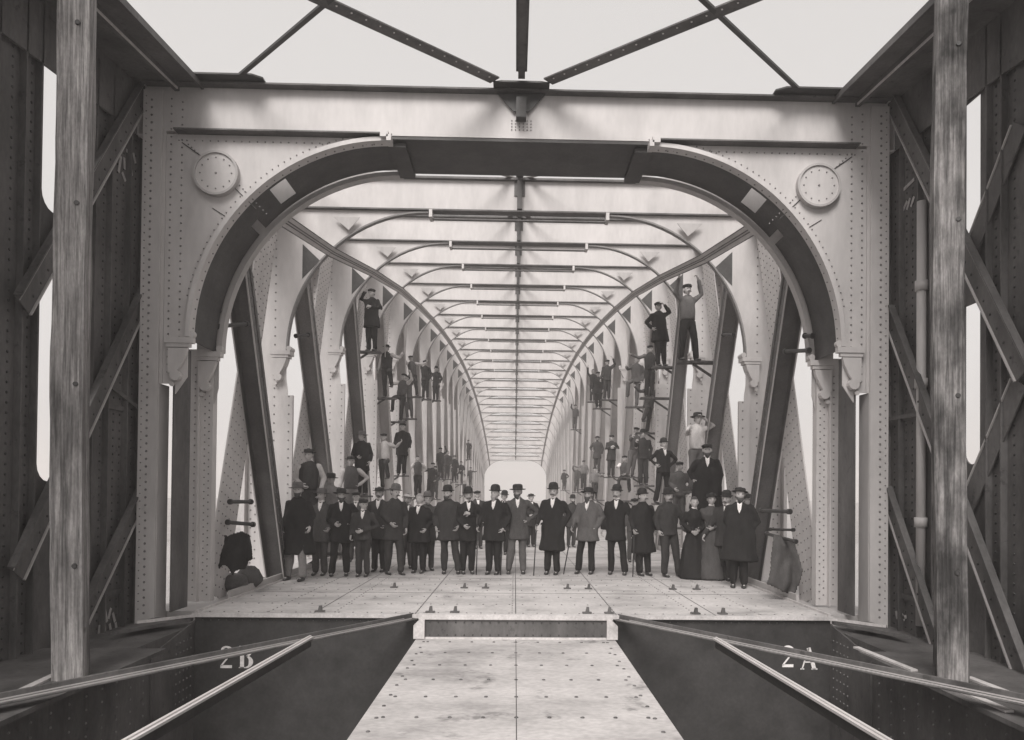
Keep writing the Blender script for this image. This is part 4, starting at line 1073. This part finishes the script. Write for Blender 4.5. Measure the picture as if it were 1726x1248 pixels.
C_('white sleeved worker crouching low on the right', 1054, 768, 3.8, 1.55, coat='vest', cm='c_char', tm='c_dark', hat='cap', arms=('reach', 'front'), vest='c_white', legs=('climb', 'climb'))
C_('dark coated man with arms folded, outermost of the far right pair', 1031, 733, 3.85, 1.68, coat='frock', cm='c_dark', hat='cap', arms=('chest', 'chest'))
C_('bearded man in grey coat, inner one of the far right pair', 1007, 735, 3.85, 1.72, coat='frock', cm='c_char', hat='low', arms=('hip', 'down'), beard='full')
C_('youth in pale shirt low behind the grey jacket man', 1003, 788, 3.7, 1.5, coat='shirt', cm='c_mid', tm='c_dark', hat='cap', arms=('down', 'reach'))
C_('worker far back on the right, half way up a post', 972, 786, 3.8, 1.6, coat='jacket', cm='c_char', hat='cap', arms=('up', 'down'))

bpy.data.scenes.remove(TMP)
# ------------------------------------------------------------------ timber props, cloak, sacks
def timber(px0, px1, ybase, z, wd, label, seed):
    c = W((px0+px1)/2, ybase, z); n = 46; h = 9.5; m = MB(); rings = []
    for j in range(n+1):
        zz = h*j/n; r = []
        for i in range(16):
            t = 2*PI*i/16; q = 1/max(abs(math.cos(t)), abs(math.sin(t)))
            q = min(q, 1.30)
            rr = wd/2*q*(1+.09*noise.noise(Vector((math.cos(t)*1.5+seed, math.sin(t)*1.5, zz*1.3)))+.03*noise.noise(Vector((t*3+seed, zz*6, 1))))
            r.append(Vector((rr*math.cos(t)+.02*math.sin(zz*.8+seed), rr*math.sin(t), zz)))
        rings.append(r)
    m.loft(rings); m.cur = 1
    rnd = random.Random(seed)
    for k in range(5):
        zz = 1.0+k*1.6; m.cyl((wd*.2, -wd*.47, zz), (wd*.2, -wd*.54, zz), .026, .020, 9)
    rz = {-1: .30, 1: -.42}[1 if c.x > 0 else -1]
    o = m.build('timber_post', [M['timber' if c.x < 0 else 'timber2'], M['black']], None, False, (c.x, c.y, -.115)); o.rotation_euler = (0, (-.010 if c.x < 0 else .0), rz)
    return tag(o, label, 'timber post', 'rough timber posts')
timber(107, 160, 1108, .70, .27, 'rough knotty timber post at the left, pale along its right side', 3)
timber(1582, 1632, 1118, .70, .27, 'weathered dark mottled timber post at the right', 8)
# iron pipe beside the right wall
m = MB(); A = W(1562, 1100, .93); m.cyl((0, 0, 0), (0, 0, 5.2), .055, None, 16); 
for z in (1.2, 2.9, 4.1): m.cyl((0, 0, z), (0, 0, z+.12), .075, None, 16)
tag(m.build('iron_pipe', M['paint2'], None, True, (4.93, A.y, 0)), 'upright iron pipe with collars against the right girder wall', 'pipe')

# cloth hung over the rods: a folded sheet cut to an uneven outline
def drape(name, pts, z, mat, label, cat, amp=.05, freq=9):
    c = W(sum(p[0] for p in pts)/len(pts), sum(p[1] for p in pts)/len(pts), z); P = [W(x, y, z)-c for x, y in pts]; P = [(p.x, p.z) for p in P]
    def inside(x, y):
        r = False
        for (x0, y0), (x1, y1) in zip(P, P[1:]+P[:1]):
            if (y0 > y) != (y1 > y) and x < (x1-x0)*(y-y0)/(y1-y0)+x0: r = not r
        return r
    x0, x1 = min(p[0] for p in P), max(p[0] for p in P); z0, z1 = min(p[1] for p in P), max(p[1] for p in P); N = 46; m = MB(); idx = {}
    def vid(i, j):
        if (i, j) not in idx:
            x = x0+(x1-x0)*i/N; q = z0+(z1-z0)*j/N; fall = (z1-q)/(z1-z0)
            y = amp*(.35+fall)*math.sin(x*freq*2.2+2.5*noise.noise(Vector((x*3, q*2, 1)))*1.6) + .6*amp*noise.noise(Vector((x*7, q*5, 4))) - .10*math.sin(fall*2.2)
            idx[(i, j)] = len(m.v); m.v.append((x, y, q))
        return idx[(i, j)]
    for i in range(N):
        for j in range(N):
            if inside(x0+(x1-x0)*(i+.5)/N, z0+(z1-z0)*(j+.5)/N): m.f.append((vid(i, j), vid(i+1, j), vid(i+1, j+1), vid(i, j+1))); m.mi.append(0)
    o = m.build(name, mat, None, True, c); sd = o.modifiers.new('t', 'SOLIDIFY'); sd.thickness = .03; sm = o.modifiers.new('s', 'SMOOTH'); sm.iterations = 3
    tag(o, label, cat)
drape('cloak', [(383,900),(390,904),(398,899),(412,895),(424,901),(430,918),(437,940),(424,944),(420,958),(407,960),(404,968),(395,952),(388,950),(380,957),(382,930),(385,915)], 1.15, M['c_black'], 'black cloak hanging on a rod by the left portal leg', 'cloak')
def sack(px, py, z, sx, sy, sz, mat, name, label, cat, seed):
    c = W(px, py, z); m = MB(); nu, nv = 20, 14; vs = []
    for j in range(nv+1):
        ph = PI*j/nv-PI/2
        for i in range(nu):
            th = 2*PI*i/nu; v = Vector((math.cos(th)*math.cos(ph), math.sin(th)*math.cos(ph), math.sin(ph)))
            q = 1+.22*noise.noise(v*1.7+Vector((seed, 0, 0)))+.08*noise.noise(v*5+Vector((seed, 0, 0)))
            vs.append((v.x*sx*q, v.y*sy*q, max(-sz*.8, v.z*sz*q)+sz*.8))
    m.add(vs, [(j*nu+i, j*nu+(i+1) % nu, (j+1)*nu+(i+1) % nu, (j+1)*nu+i) for j in range(nv) for i in range(nu)])
    c.z = 0.02; tag(m.build(name, mat, None, True, c), label, cat)
sack(396, 985, 1.20, .24, .25, .16, M['plank'], 'sack', 'crumpled sack on the deck edge under the black cloak', 'sack', 2)
sack(424, 975, 1.24, .20, .2, .20, M['c_char'], 'sack', 'dark bundle leaning against the foot of the left diagonal', 'bundle', 5)
drape('tarpaulin', [(1306,902),(1322,906),(1344,912),(1347,935),(1350,962),(1345,985),(1340,1004),(1318,997),(1304,990),(1290,984),(1296,962),(1300,940)], 1.16, M['c_char'], 'dark tarpaulin hanging from rods inside the right portal leg', 'tarpaulin', .06, 8)
